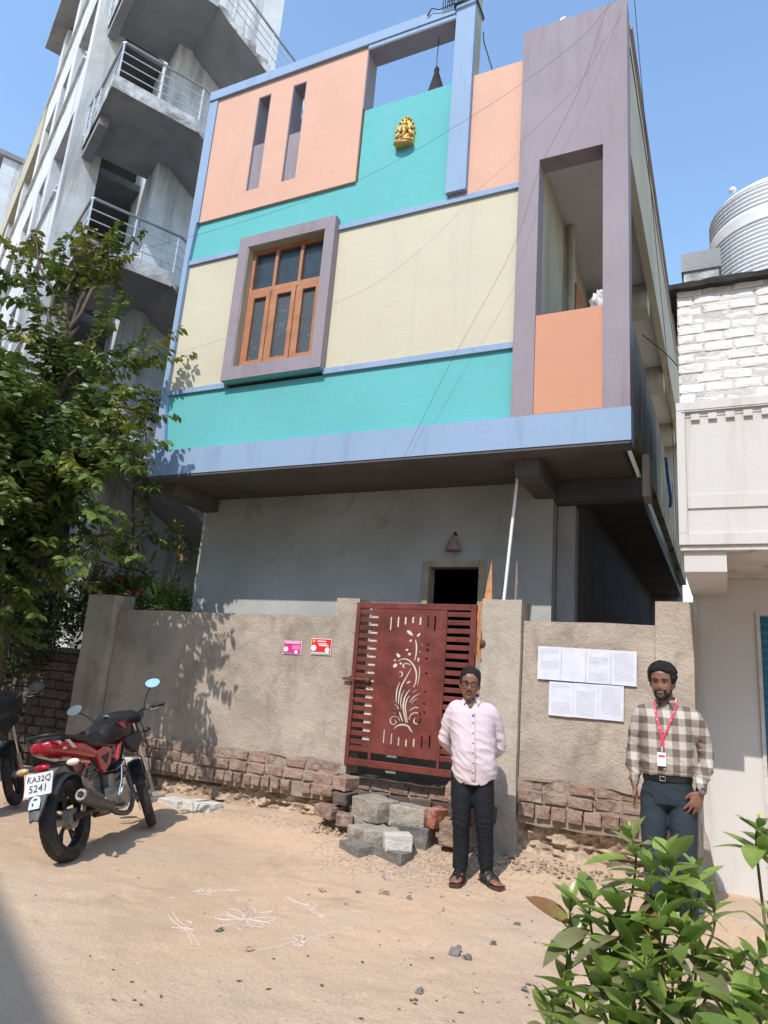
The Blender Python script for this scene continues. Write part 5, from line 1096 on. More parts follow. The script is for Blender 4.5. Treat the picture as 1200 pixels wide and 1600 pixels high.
    for o in set(bpy.data.objects) - before:
        if o.type == 'MESH':
            for v in o.data.vertices: v.co = ax0 + Rm @ (v.co - ax0)
    for s in (-1, 1):
        p_('fork_leg', st(MB().tube([(1.34,s*.085,.305),(1.27,s*.085,.46),(1.255,s*.085,.50)], .027, 12)), MET); p_('fork_tube', st(MB().tube([(1.26,s*.085,.49),(1.09,s*.085,.97)], .017, 12)), CHR)
    rg = []
    for i in range(15):
        a = radians(22 + 125*i/14); rg.append([Vector((1.34+r*cos(a), w, .305 + r*sin(a))) for r, w in ((.315,.066),(.335,.055),(.345,0),(.335,-.055),(.315,-.066),(.328,-.05),(.336,0),(.328,.05))])
    p_('front_mudguard', st(MB().rings(rg)), BLK)
    p_('headlamp_cowl', st(shell([(1.12,.05,.96,.05),(1.18,.11,.93,.10),(1.26,.13,.90,.13),(1.34,.11,.88,.12),(1.40,.06,.87,.07)])), BLK); p_('headlamp', st(MB().ball((1.37,0,.87), (.03,.08,.07), 14, 10)), M['glass'])
    p_('instrument_panel', st(MB().obox((1.13,0,1.03), (.05,.18,.10), Matrix.Rotation(.5,3,'Y'))), BLK, sm=False, bevel=.01)
    hb = catmull([(1.00,.36,1.03),(1.06,.24,1.05),(1.10,.10,1.03),(1.10,-.10,1.03),(1.06,-.24,1.05),(1.00,-.36,1.03)],4); p_('handlebar', st(MB().tube(hb, .012, 8)), BLK)
    for s in (-1, 1):
        p_('grip', st(MB().tube([(1.02,s*.29,1.035),(.975,s*.40,1.02)], .018, 10)), BLK); p_('switchgear', st(MB().obox((1.05,s*.255,1.045), (.05,.05,.045))), GRY, sm=False, bevel=.008)
        p_('lever', st(MB().tube(catmull([(1.08,s*.25,1.03),(1.10,s*.32,1.02),(1.06,s*.42,1.01)],3), .007, 6)), CHR)
        mr_ = thing_child('mirror', P); p_('stem', st(MB().tube(catmull([(1.06,s*.22,1.06),(1.11,s*.26,1.14 if red else 1.07),(1.10,s*.33,1.22 if red else 1.08)],3), .006, 6)), BLK, mr_)
        mc = Vector((1.09,s*.36,1.255 if red else 1.10)); R_ = Matrix.Rotation(-.15*s, 3, 'Z'); tilt = Matrix.Rotation(-.12*s,3,'X')
        def oval(dx, k): return [mc + R_ @ tilt @ Vector((dx, .075*k*cos(t)*(1+.1*sin(t)), .045*k*sin(t))) for t in [2*pi*i/24 for i in range(24)]]
        p_('mirror_shell', st(MB().rings([oval(-.008,1.0), oval(.008,.98), oval(.025,.6)])), BLK, mr_); p_('mirror_glass', st(MB().rings([oval(-.0095,.92), oval(-.0085,.92)])), BLK if not red else (mm('mirror_glass') or mat('mirror_glass', (.85,.88,.9), .04, .01, 5, 0, metal=1)), mr_, False)
    p_('front_indicator', st(MB().ball((1.20,-.19,.86), (.022,.04,.022), 12, 8)), BLK); p_('front_indicator', st(MB().ball((1.20,.19,.86), (.022,.04,.022), 12, 8)), BLK)
    for k in range(3): p_('cable', st(MB().tube(catmull([(1.06,-.22+.02*k,1.03),(1.16,-.20,1.05-.03*k),(1.22,-.13,.95),(1.14,-.06,.80),(1.0,-.05,.66)],4), .005, 5)), BLK)
    p_('cable', st(MB().tube(catmull([(1.10,-.15,1.0),(1.30,-.17,.86),(1.36,-.14,.62),(1.34,-.10,.42)],4), .005, 5)), BLK)
    p_('side_stand', MB().tube([(.52,.10,.27),(.56,.22,.03)], .012, 8), BLK)
    return P
y1 = math.atan2(5.66-4.36, -5.07+4.60)
bk1 = mk_bike((-4.60, 4.36, ghgt(-4.6,4.36)-.006), y1, radians(-16), radians(27), True, 'red and black motorcycle with number plate 5241 seen from behind')
# dark jacket lying over the tank of the red motorcycle
jk = MB(); R = []
for i, (x, w, z, h) in enumerate(((.80,.06,1.03,.02),(.86,.14,1.05,.03),(.93,.19,1.06,.04),(1.0,.23,1.07,.04),(1.08,.20,1.06,.03))):
    R.append([Vector((x+.03*noise.noise(Vector((i, t*2, 0))), w*cos(t)*(1+.25*noise.noise(Vector((i*.8, t*1.5, 5)))), z + h*sin(t) - (.05 if sin(t) < 0 else 0) - .03*abs(cos(t)) + .025*noise.noise(Vector((i*1.3, t*2, 9))))) for t in [2*pi*k/22 for k in range(22)]])
jm = Matrix.Translation(bk1.location) @ bk1.rotation_quaternion.to_matrix().to_4x4(); jk.rings(R).map(lambda p: jm @ p)
j = obj('jacket', jk, mat('black_cloth', (.014,.014,.016), .8, .2, 10, .3, 60), smooth=True, ang=180); tag(j, 'crumpled black jacket lying on the tank of the red motorcycle', 'jacket')
e2 = Vector((-6.62, 5.36, 0)); d2 = Vector((cos(y1-.05), sin(y1-.05), 0)); l2 = e2 - d2*1.34
bk2 = mk_bike((l2.x, l2.y, ghgt(l2.x,l2.y)), y1-.05, radians(-9), radians(24), False, 'black motorcycle cut off by the left edge of the picture', text=False)
cm = MB(); m2 = Matrix.Translation(bk2.location) @ bk2.rotation_quaternion.to_matrix().to_4x4(); R = []
for i, (x, w, z, h) in enumerate(((.50,.14,.86,.12),(.70,.19,.93,.15),(.88,.23,.96,.17),(1.04,.24,.98,.17),(1.20,.20,.98,.14),(1.32,.12,.95,.09))):
    R.append([Vector((x, w*cos(t)*(1+.15*noise.noise(Vector((i, t*1.5, 5)))), z + h*sin(t) + .02*noise.noise(Vector((i*1.3, t*2, 9))))) for t in [2*pi*k/24 for k in range(24)]])
cm.rings(R).map(lambda p: m2 @ p); j = obj('cover', cm, mat('shiny_black_cover', (.012,.014,.017), .35, .2, 10, .15, 40), smooth=True, ang=180); tag(j, 'shiny black waterproof cover bundled on the leftmost motorcycle', 'cover')
# ================================================================ blocks, kerb stones, gravel, chalk drawing
CBM = {k: [brick_mesh('block_'+k, k, 11+i, .05, bev=.05) for i in range(3)] for k in ('block','blockdk','blockw')}
BL = [ # centre, dims, yaw, tilt, material, label
 ((-2.99,6.02,.125),(.31,.17,.13),-.52,.03,'blockdk','dark concrete block at the lower left front of the step pile'),
 ((-2.66,6.06,.115),(.34,.17,.14),-.30,-.03,'blockdk','dark concrete block at the lower right front of the step pile'),
 ((-2.98,6.20,.265),(.17,.34,.14),-.75,.05,'block','sand-coloured block set slantwise at the left of the middle step'),
 ((-2.83,6.16,.265),(.15,.34,.14),-.80,.04,'block','grey block with a white chip, second on the middle step'),
 ((-2.65,6.12,.26),(.24,.22,.14),.55,-.02,'blockw','white-topped block at the right of the middle step'),
 ((-3.13,6.42,.30),(.40,.20,.15),-.25,.02,'block','half-hidden grey block under the top left block of the steps'),
 ((-2.62,6.40,.27),(.36,.22,.20),-.02,.0,'blockdk','rough dark block under the top right block of the steps'),
 ((-3.03,6.42,.475),(.37,.27,.19),-.42,.04,'block','large grey concrete block at the top left of the steps'),
 ((-2.66,6.44,.455),(.35,.24,.18),-.06,-.01,'block','large grey concrete block at the top right of the steps')]
for c, dm, yw, tl, m, lb in BL:
    c = (c[0], c[1], c[2] - (.055 if c[2] < .2 else .08 if c[2] < .35 else .105))
    o = inst('concrete_block', random.choice(CBM[m]), None, c, (tl, tl*.5, yw), dm); tag(o, lb, 'block', 'concrete blocks piled as steps at the gate')
o = inst('brick', BK['brickred'][0], None, (-2.42,6.46,.37), (0,.05,-.35), (.12,.22,.16)); tag(o, 'bright red broken brick beside the top step block', 'brick')
for (x,y,z,dx,dy,dz,yw,m,lb) in ((-5.02,6.42,.11,.38,.20,.12,-.10,'blockw','whitish kerb stone at the right end of the row by the wall'),(-5.38,6.40,.10,.34,.20,.11,-.22,'blockw','whitish kerb stone in the middle of the row by the wall'),(-5.74,6.36,.10,.36,.24,.14,-.30,'block','grey kerb stone at the left end of the row by the wall'),
    (-6.02,6.42,.40,.28,.20,.20,-.1,'blockw','pale block standing on end behind the motorcycle front wheel'),(-6.0,6.40,.20,.30,.22,.19,.1,'block','grey block under the pale one behind the motorcycle front wheel')):
    o = inst('kerb_stone', random.choice(CBM[m]), None, (x,y,z), (.04,-.03,yw), (dx,dy,dz)); tag(o, lb, 'stone', 'loose blocks along the foot of the wall')
# gravel spread below the steps and along the wall: nobody could count it
random.seed(21); mb = MB()
oct_ = [(1,0,0),(-1,0,0),(0,1,0),(0,-1,0),(0,0,1),(0,0,-1)]; of = [(0,2,4),(2,1,4),(1,3,4),(3,0,4),(2,0,5),(1,2,5),(3,1,5),(0,3,5)]
def pebble(x, y, s, z=None):
    z = ghgt(x, y) if z is None else z; m = Matrix.Rotation(random.random()*6.3, 3, 'Z') @ Matrix.Rotation(random.random()*6.3, 3, 'X')
    q = Vector((random.uniform(.7,1.3), random.uniform(.6,1), random.uniform(.35,.7)))*s
    mb.add([Vector((x, y, z+s*.15)) + m @ Vector((a[0]*q.x*random.uniform(.8,1.2), a[1]*q.y*random.uniform(.8,1.2), a[2]*q.z)) for a in oct_], of)
for _ in range(5200):
    x, y = random.gauss(-2.45, .42), random.gauss(6.12, .28)
    if y < 6.62: pebble(x, y, random.uniform(.004,.0125))
for _ in range(3000):
    x = random.uniform(-5.4,-.4); y = 6.50-abs(random.gauss(0,.14)); pebble(x, y, random.uniform(.003,.011))
for _ in range(2200): pebble(random.uniform(-6,1), random.uniform(2.2,6.4), random.choice((.002,.003,.004,.006)))
for _ in range(260): pebble(random.gauss(-.75,.6), random.gauss(4.4,.8), random.uniform(.005,.013))
g_ = obj('gravel', mb, mat('sandy_gravel', (.42,.32,.24), .95, .35, 30, .2, 60, .4, (.22,.18,.15), (30,30,30)), smooth=False); g_['kind'] = 'stuff'
# larger loose stones lying about
STM = [brick_mesh('stone', 'mud', 40+i, .35, bev=.25) for i in range(4)]
STM2 = [brick_mesh('stone', 'blockdk', 50+i, .35, bev=.25) for i in range(3)]
WH = ['just above the left chalk bow', 'alone in the lower middle of the ground', 'forming the larger of the pair right of centre', 'forming the smaller of the pair right of centre', 'below the steps, above the right chalk bow', 'between the steps and the chalk flower, left one', 'between the steps and the chalk flower, right one', 'near the rear wheel of the red motorcycle', 'just below the chalk flower', 'below the feet of the man in pink, far one', 'below the man in pink, towards the steps', 'left of the bush, nearest the wall', 'in front of the step blocks', 'beside the left tips of the foreground bush', 'below the pair of dark stones', 'half way between the pair of stones and the bush']
for i, (px, py, s, dk) in enumerate(((343,1448,.03,1),(655,1548,.03,1),(712,1485,.06,1),(730,1490,.04,1),(505,1390,.04,0),(600,1395,.05,0),(640,1402,.03,1),(180,1335,.04,0),(390,1480,.03,0),(770,1470,.03,1),(690,1420,.03,0),(808,1440,.03,1),(560,1392,.025,1),(820,1545,.03,1),(745,1545,.03,0),(868,1485,.03,0))):
    p = onz(px, py, .02); o = inst('stone', random.choice(STM2 if dk else STM), None, (p.x, p.y, ghgt(p.x, p.y)+s*.15), (random.random(), random.random(), random.random()*6), (s*1.3, s, s*.7))
    tag(o, ('%s stone on the dirt ' % ('dark' if dk else 'tan')) + WH[i], 'stone', 'small stones scattered on the dirt')
# clods and crumbs pushed up against the footing
mb = MB()
for _ in range(420):
    x = random.uniform(-3.6,-3.1) if random.random() < .45 else random.uniform(-2.2,-.4); y = 6.45+random.uniform(-.2,.08); s = random.uniform(.008,.03); pebble(x, y, s, ghgt(x,y)+random.random()*.03)
cl = obj('rubble', mb, M['mud']); cl['kind'] = 'stuff'
mb = MB()
for _ in range(130):
    x, y = (random.gauss(-1.3,.7), random.gauss(3.6,.8)) if random.random() < .6 else (random.uniform(-5.5,.5), random.uniform(2.4,6)); a = random.random()*6.3; L_ = random.uniform(.006,.022); w = L_*random.uniform(.2,.6); z = ghgt(x,y)+.003
    d = Vector((cos(a), sin(a), 0)); q = Vector((-d.y, d.x, 0)); c = Vector((x,y,z)); mb.add([c-d*L_, c-q*w+Vector((0,0,.003)), c+d*L_, c+q*w+Vector((0,0,random.uniform(0,.006)))], [(0,1,2,3)])
lt = obj('litter', mb, mat('dry_litter', (.13,.085,.055), .95, .4, 30, .1)); lt['kind'] = 'stuff'
# chalk (powder) drawings on the ground
CH = mat('white_powder', (.64,.55,.49), .95, .3, 60, .1, 80, .9, (.52,.38,.28), (40,40,40)); CHP = mat('pink_powder', (.60,.30,.25), .95, .3, 60, .1, 80, .6, (.52,.38,.28), (40,40,40))
def chalk(par, lines, m=CH, w=.0033):
    for L_ in lines:
        pts = catmull([tuple(onz(x, y, 0).to_2d()) + (0,) for x, y in L_], 6); v = []; k = len(pts)
        for i, p in enumerate(pts):
            t = (pts[min(i+1,k-1)]-pts[max(0,i-1)]).normalized(); nn = Vector((-t.y, t.x, 0)); ww = w*(.6+.6*abs(noise.noise(p*40)))
            for s, h in ((-1,.0),(-.4,.0035),(.4,.0035),(1,.0)): q = p+nn*ww*s; v.append((q.x, q.y, ghgt(q.x, q.y)+.001+h))
        f = [(i*4+j, i*4+j+1, i*4+4+j+1, i*4+4+j) for i in range(k-1) for j in range(3)]; obj('chalk_line', MB().add(v, f), m, par, True, 180)
def flower(cx, cy, rx, ry, n, a0=0):                # open petals around a centre, in photo pixels on the ground
    L_ = []
    for i in range(n):
        a = a0+2*pi*i/n; h = pi/n*.8
        L_.append([(cx+rx*.12*cos(a-h), cy+ry*.12*sin(a-h)), (cx+rx*.65*cos(a-h), cy+ry*.65*sin(a-h)), (cx+rx*cos(a), cy+ry*sin(a)), (cx+rx*.65*cos(a+h), cy+ry*.65*sin(a+h)), (cx+rx*.12*cos(a+h), cy+ry*.12*sin(a+h))])
    return L_
def drawing(c, lab, lines, pink=()):
    p = onz(*c); r = thing('chalk_drawing', (p.x, p.y, 0), lab, 'drawing', 'powder drawings on the ground'); chalk(r, lines); chalk(r, pink, CHP, .004)
drawing((384,1434), 'white eight-petalled flower drawn in powder, centre of the ground pattern', flower(384,1435,50,17,8,.2)+[[(342,1437),(380,1434),(425,1444)],[(350,1446),(384,1435),(418,1428)],[(372,1452),(384,1435),(392,1419)]], [[(340,1434),(384,1436),(400,1450)]])
drawing((290,1450), 'powder bow with two long strokes, left of the flower', [[(262,1428),(268,1438),(284,1450),(293,1458),(302,1474)],[(270,1425),(275,1436),(290,1450),(300,1460),(313,1474)],[(268,1450),(290,1452),(307,1452)],[(278,1446),(286,1456),(300,1445),(290,1441),(278,1446)],[(280,1459),(290,1450),(303,1456)]])
drawing((468,1470), 'powder bow with two strokes, below the flower', [[(398,1485),(425,1481),(455,1474)],[(400,1487),(425,1484)],[(480,1466),(505,1461),(524,1458)],[(484,1468),(520,1461)]]+flower(467,1470,14,9,6)+[[(455,1471),(467,1479),(480,1470),(467,1463),(455,1471)]])
drawing((484,1418), 'powder bow with two strokes, right of the flower', [[(446,1402),(460,1409),(480,1417)],[(450,1401),(464,1410),(484,1418)],[(488,1422),(500,1430),(512,1434)],[(484,1424),(498,1432),(508,1436)]]+flower(484,1418,12,6,5))
drawing((320,1392), 'faint smudged powder bow behind the flower', [[(264,1404),(275,1403)],[(290,1400),(310,1393),(330,1391)],[(335,1391),(355,1390),(373,1391)],[(340,1393),(372,1392)]]+flower(320,1393,18,5,6))

for (cx, cy, sx, sy, n) in ((320,1388,26,7,520),(384,1436,26,10,300),(467,1471,12,6,140)):
    mb = MB()
    for _ in range(n):
        p = onz(random.gauss(cx,sx), random.gauss(cy,sy)); a = random.random()*6.3; w = random.uniform(.001,.0028); z = ghgt(p.x,p.y)+.003
        mb.add([(p.x+w*cos(a+k), p.y+w*sin(a+k), z) for k in (0,1.6,3.1,4.7)], [(0,1,2,3)])
    o = obj('spilled_powder', mb, CH); o['kind'] = 'stuff'

# ================================================================ plants
def leafmat(name, col, col2, rough=.45, trans=.25, spec=.4): return mat(name, col, rough, .22, 9, .05, 60, rnd=.22, trans=trans, spec=spec, hue2=col2)
LG = leafmat('tree_leaf_green', (.105,.165,.032), (.145,.19,.04)); LY_ = leafmat('young_leaf_green', (.17,.21,.02), (.22,.19,.03)); LB = leafmat('bush_leaf_green', (.175,.275,.05), (.24,.32,.07), .28, .34, .6); LB2 = leafmat('bush_leaf_dull', (.26,.26,.13), (.21,.22,.10), .34, .28, .5)
LD = leafmat('dark_leaf_green', (.045,.07,.02), (.065,.085,.028)); LO = leafmat('dry_leaf', (.14,.115,.04), (.10,.09,.03), .7, .2)
BARK = mat('tree_bark', (.10,.075,.055), .95, .25, 12, .4, 50, obj_co=False); TWIG = mat('green_twig', (.14,.14,.06), .8, .2, 20, .1)
def leaf_v(L_, w, fold_=.25, droop=.15, n=4):
    """leaf along +y from the origin, folded on its midrib; returns verts, faces"""
    v, f = [], []
    for i in range(n+1):
        t = i/n; ww = w*math.sin(pi*min(.97, t**.85*.95+.03))**.8*(1 if i < n else .05); y = L_*t; z = -droop*L_*t*t
        v += [(-ww, y, z+ww*fold_), (0, y, z), (ww, y, z+ww*fold_)]
    for i in range(n): a = i*3; f += [(a,a+1,a+4,a+3),(a+1,a+2,a+5,a+4)]
    return v, f
def basis(d, up=Vector((0,0,1)), roll=0):
    d = d.normalized(); s = d.cross(up); s = s.normalized() if s.length > 1e-3 else Vector((1,0,0)); n = s.cross(d)
    c, q = cos(roll), sin(roll); s2 = s*c + n*q; n2 = n*c - s*q
    return Matrix((s2, d, n2)).transposed()
def addleaf(mb, p, d, L_, w, roll=0, **k):
    m = basis(Vector(d), roll=roll); v, f = leaf_v(L_, w, **k); mb.add([Vector(p) + m @ Vector(q) for q in v], f)
def leaf_mesh(name, L_, w, m, **k):
    me = bpy.data.meshes.new(name); v, f = leaf_v(L_, w, **k); me.from_pydata(v, [], f); me.materials.append(m); me.polygons.foreach_set('use_smooth', [True]*len(me.polygons)); return me
def leafparts(par, recs, meshes, name='leaf'):
    """recs: (pos, matrix, scale, mesh index); the 300 nearest become parts, the rest is returned"""
    recs.sort(key=lambda r: (r[0]-EYE).length)
    for p, m, s, k in recs[:300]:
        o = bpy.data.objects.new(name, meshes[k % len(meshes)]); COL.objects.link(o); o.parent = par; o.location = p - wl(par); o.rotation_euler = m.to_euler(); o.scale = (s,)*3
    return recs[300:]
def twig_leaves(recs, pts, L_, gap, mi=0, droop=.5, jit=.3, end=True):
    """pairs of leaves along a twig, two ranks, as on the photographed branches"""
    acc = 0; side = 1
    for a, b in zip(pts, pts[1:]):
        seg = (b-a).length; d = (b-a).normalized(); s = d.cross(Vector((0,0,1))); s = s.normalized() if s.length > .05 else Vector((1,0,0)); t = gap-acc
        while t < seg:
            for sg in (-1, 1):
                v = d*random.uniform(.25,.6) + s*sg*random.uniform(.7,1) + Vector((random.gauss(0,jit), random.gauss(0,jit), -droop*random.uniform(.2,1.3)))
                recs.append((a+d*t, basis(v, roll=random.gauss(0,.5)), L_*random.uniform(.7,1.2), mi))
            t += gap*random.uniform(.8,1.25)
        acc = seg-(t-gap)
        acc = 0 if acc < 0 or acc > gap else acc
def grow(a, b, sag=.1, n=5, wob=.06):
    a, b = Vector(a), Vector(b); return [a.lerp(b, i/n) + Vector((random.gauss(0,wob), random.gauss(0,wob), random.gauss(0,wob) - sag*4*(i/n)*(1-i/n)*-1))*(1 if 0 < i < n else 0) for i in range(n+1)]
def tree(name, label, base, limbs, twigs_per, tw_len, leaf_L, gap, mats_, r0=.09, cat='tree', group=None):
    """limbs: list of (start index on trunk or point, target, young?)"""
    P = thing(name, base, label, cat, group); trunk = [Vector(p) for p in limbs[0]]
    tr = MB().tube(catmull(trunk,5), [r0*(1-.6*i/(len(trunk)*5-5)) for i in range(len(trunk)*5-4)], 9); obj('trunk', tr, BARK, P, True, 60)
    recs = []; wood = MB()
    for st, tg, yg, dens in limbs[1]:
        s = trunk[min(st, len(trunk)-1)]; path = grow(s, tg, .12, 6, .05); wood.tube(path, [r0*.38*(1-.75*i/6) for i in range(7)], 6)
        for _ in range(int(twigs_per*dens)):
            q = random.uniform(.35,1.0)**.8; i = min(5, int(q*6)); o = path[i].lerp(path[i+1], q*6-i)
            d = Vector((random.gauss(0,1), random.gauss(0,1), random.gauss(.25,.8))).normalized()*.8 + (path[i+1]-path[i]).normalized()*.7; l = tw_len*random.uniform(.5,1.2)
            tw = grow(o, o + d*l - Vector((0,0,.12*l)), -.06, 4, .02); wood.tube(tw, [.006,.005,.004,.003,.002], 4); twig_leaves(recs, tw, leaf_L, gap, 1 if (yg and random.random() < .7) or random.random() < .05 else 0)
    obj('branches', wood, BARK, P, True, 60)
    ms = [leaf_mesh('leaf', 1, .27, m, fold_=.3, droop=.2, n=3) for m in mats_]
    inview = [r for r in recs if abs((cam.matrix_world.inverted() @ r[0]).x / max(.1, -(cam.matrix_world.inverted() @ r[0]).z)) < .56]; rest = [r for r in recs if r not in inview] if len(recs) < 10 else [r for r in recs if abs((cam.matrix_world.inverted() @ r[0]).x / max(.1, -(cam.matrix_world.inverted() @ r[0]).z)) >= .56]
    rest += leafparts(P, inview, ms)
    for k, m in enumerate(mats_):
        mb = MB()
        for p, mt, s, mi in rest:
            if mi % len(mats_) != k: continue
            v, f = leaf_v(s, s*.27, .3, .2, 3); mb.add([p + mt @ Vector(q) for q in v], f)
        if mb.v: o = obj('foliage', mb, m, P); o['kind'] = 'stuff'
    return P
random.seed(5)
tg = lambda x, y, Y: at(x, y, Y)
trunk = [(-7.9,5.9,0),(-7.85,5.85,1.2),(-7.75,5.75,2.3),(-7.6,5.6,3.3),(-7.5,5.55,4.3),(-7.45,5.5,5.3)]
lim = [(5,tg(48,360,5.9),1,.9),(5,tg(170,380,6.1),1,1.3),(5,tg(130,372,6.0),1,.8),(5,tg(110,430,5.9),0,1.3),(5,tg(20,430,5.6),0,1.1),(5,tg(185,410,6.1),1,.8),(4,tg(195,560,5.9),1,1.1),(4,tg(165,520,5.3),0,1),(4,tg(60,520,5.2),0,1.3),
       (4,tg(110,560,5.5),0,1.3),(4,tg(0,560,5.3),0,1),(4,tg(222,644,5.8),1,.8),(4,tg(190,630,5.2),0,1.2),(4,tg(120,640,5.2),0,1.3),(3,tg(40,650,5.1),0,1.3),(3,tg(210,700,5.0),0,.9),(3,tg(140,700,5.1),0,1.0),(3,tg(80,730,5.2),0,1.3),
       (3,tg(190,660,4.9),0,.9),(3,tg(150,760,4.9),0,.9),(3,tg(0,740,5.1),0,1.2),(3,tg(120,790,5.1),0,1.2),(2,tg(190,830,5.0),0,.6),(2,tg(150,850,5.2),0,.7),(2,tg(60,830,5.2),0,1.0),(2,tg(10,870,5.2),0,1.0),(2,tg(90,880,5.3),0,.5),(2,tg(40,930,5.3),0,.7),(2,tg(0,960,5.3),0,.8),
       (4,Vector((-8.6,4.8,4.4)),0,1.2),(3,Vector((-8.4,4.6,3.4)),0,1.2),(5,Vector((-8.7,5.2,5.6)),0,1),(3,tg(100,700,4.6),0,1.3),(3,tg(30,600,4.6),0,1.2),(2,Vector((-6.9,5.3,2.9)),0,1.3),(2,Vector((-6.4,5.1,3.1)),0,1.0),(2,Vector((-7.3,5.0,2.6)),0,1.4),(3,Vector((-6.3,4.8,3.6)),0,1.3),(3,Vector((-6.8,4.7,3.6)),0,1.8),(3,Vector((-7.3,4.6,3.7)),0,1.8),(2,Vector((-7.2,4.8,2.9)),0,1.8),(2,Vector((-6.8,4.9,2.6)),0,1.2),(3,Vector((-7.0,4.6,4.1)),0,1.5),(3,Vector((-5.9,5.0,3.6)),0,.7),(3,Vector((-7.8,4.6,3.3)),0,2.5),(3,Vector((-7.1,4.5,3.3)),0,3),(4,Vector((-7.2,4.5,4.4)),0,3),(3,Vector((-6.7,4.6,4.0)),0,2.2),(2,Vector((-7.4,4.7,2.5)),0,2.5),(2,Vector((-6.7,4.8,3.0)),0,2.0),(4,Vector((-7.6,4.3,4.9)),0,2.5),(3,Vector((-8.2,4.4,3.9)),0,2.5),(2,Vector((-8.0,4.8,2.5)),0,2),(3,tg(60,680,5.6),0,1.4),(3,tg(20,640,5.9),0,1.4),(3,tg(80,600,5.8),0,1.3)]
tree('tree', 'leafy tree with dark green foliage filling the left side, yellowish tips on top', (-7.9,5.9,0), (trunk, lim), 10, .60, .118, .052, [LG, LY_])
random.seed(9)
st = [(-7.62,7.45,0),(-7.60,7.42,1.6),(-7.64,7.4,2.6),(-7.66,7.42,3.3),(-7.78,7.4,3.9),(-7.8,7.42,4.4)]
tree('young_tree', 'slender young tree with a thin dark trunk behind the boundary wall', (-7.62,7.45,0), (st, [(4,tg(150,690,7.2),0,1),(5,tg(190,660,7.2),0,1.1),(5,tg(235,640,7.1),0,1),(4,tg(240,760,7.2),0,.6),(3,tg(235,850,7.2),0,.7),(2,tg(180,860,7.3),0,.7),(4,tg(215,730,7.1),0,1.2)]), 9, .55, .13, .075, [LG, LY_], r0=.035)
# shrubs behind the low brick wall and the boundary wall
def shrub(label, spots, leaf_L, n, m, base, w=.2, dr=.25, spread=1.0, up=.5, cat='shrub', group=None, r=.35):
    P = thing('shrub', base, label, cat, group); recs = []; wood = MB(); b = Vector(base)
    for c, rr, k in spots:
        c = Vector(c); wood.tube(grow(b + Vector((random.gauss(0,.08), random.gauss(0,.08), 0)), c, 0, 4, .04), [.012,.010,.008,.006,.004], 5)
        for _ in range(int(n*k)):
            u = Vector((random.gauss(0,1), random.gauss(0,1), random.gauss(0,1))).normalized()*rr*random.random()**.45
            d = u.normalized()*spread + Vector((random.gauss(0,.5), random.gauss(0,.5), random.gauss(up,.4))); recs.append((c+u, basis(d, roll=random.gauss(0,.6)), leaf_L*random.uniform(.6,1.25), 0))
    obj('stems', wood, BARK, P, True, 60); ms = [leaf_mesh('leaf', 1, w, m, fold_=.3, droop=dr, n=3)]; rest = leafparts(P, recs, ms)
    mb = MB()
    for p, mt, s, mi in rest: v, f = leaf_v(s, s*w, .3, dr, 3); mb.add([p + mt @ Vector(q) for q in v], f)
    if mb.v: o = obj('foliage', mb, m, P); o['kind'] = 'stuff'
    return P
shrub('dense dark shrub overhanging the low brick wall at the left edge', [((-8.9,6.9,1.9),.45,1),((-8.2,6.8,1.95),.4,1),((-8.6,6.7,2.3),.45,1),((-7.9,7.0,2.2),.35,.9),((-9.3,6.8,2.3),.5,1),((-8.3,6.6,1.55),.3,.5),((-8.9,6.45,1.25),.35,.6)], .075, 900, LD, (-8.6,7.3,0), .26)
shrub('olive shrub with narrow leaves beside the first wall pillar', [((-7.9,7.3,2.35),.30,1),((-8.3,7.4,2.6),.3,1),((-7.75,7.35,2.0),.28,.8),((-7.65,7.3,2.55),.2,.6)], .11, 520, LO, (-8.0,7.6,0), .13, .35)
sp = shrub('spiky green garden plants rising behind the wall, nearest the stairs', [((-7.35,7.4,2.45),.25,1),((-7.0,7.4,2.35),.22,1),((-6.75,7.5,2.30),.22,1),((-7.5,7.5,2.75),.2,.6),((-6.55,7.55,2.2),.18,.7)], .26, 110, LG, (-7.0,7.7,0), .07, .5, 1, .9)
shrub('feathery small-leaved sapling near the corner of the grey wall', [((-7.05,7.7,3.25),.16,1),((-6.88,7.65,2.95),.15,.9),((-7.2,7.7,3.5),.12,.7),((-6.9,7.6,2.65),.13,.6)], .06, 90, LG, (-6.95,7.8,0), .22, .3)
RED_ = mat('red_petal', (.55,.015,.03), .6, .15, 20, 0, trans=.2)
FW = ['leftmost of the three in a row above the dark shrub','middle of the three in a row above the dark shrub','rightmost of the three in a row above the dark shrub','just under the row of three','nearest the thin young trunk','lower one right of the young trunk','lowest, just above the boundary wall','left of the young trunk, by the first pillar','high in the tree at the left edge']
for fi, (px, py) in enumerate(((55,887),(68,888),(86,887),(66,894),(190,906),(207,924),(218,926),(162,888),(2,785))):
    p = at(px, py, 7.15 if px > 100 else 6.55); mb = MB()
    for k in range(6): a = 2*pi*k/6; addleaf(mb, p, (cos(a), -.6, sin(a)), .038, .016, droop=.1, n=3)
    mb.ball(p - Vector((0,.01,0)), .010, 8, 6); o = obj('flower', mb, RED_, None, True, 60); tag(o, 'small red flower, '+FW[fi], 'flower', 'red flowers among the garden plants')
mb = MB()
for k in range(8): p = at(283+random.uniform(-3,3), 850+k*3.5, 7.35); addleaf(mb, p, (random.gauss(0,.4), -.3, -1), .10, .022)
tag(obj('dry_pod', mb, mat('dry_orange_pod', (.30,.14,.06), .8, .2, 20)), 'orange-brown dried pods hanging left of the grey wall corner', 'dry pod')
ws = obj('rail', MB().tube(catmull([at(140,872,7.6), at(200,888,7.6), at(222,893,7.6), at(240,912,7.6)],4), .018, 6), BARK, None, True); tag(ws, 'thin dark rail crossing behind the garden plants', 'rail')

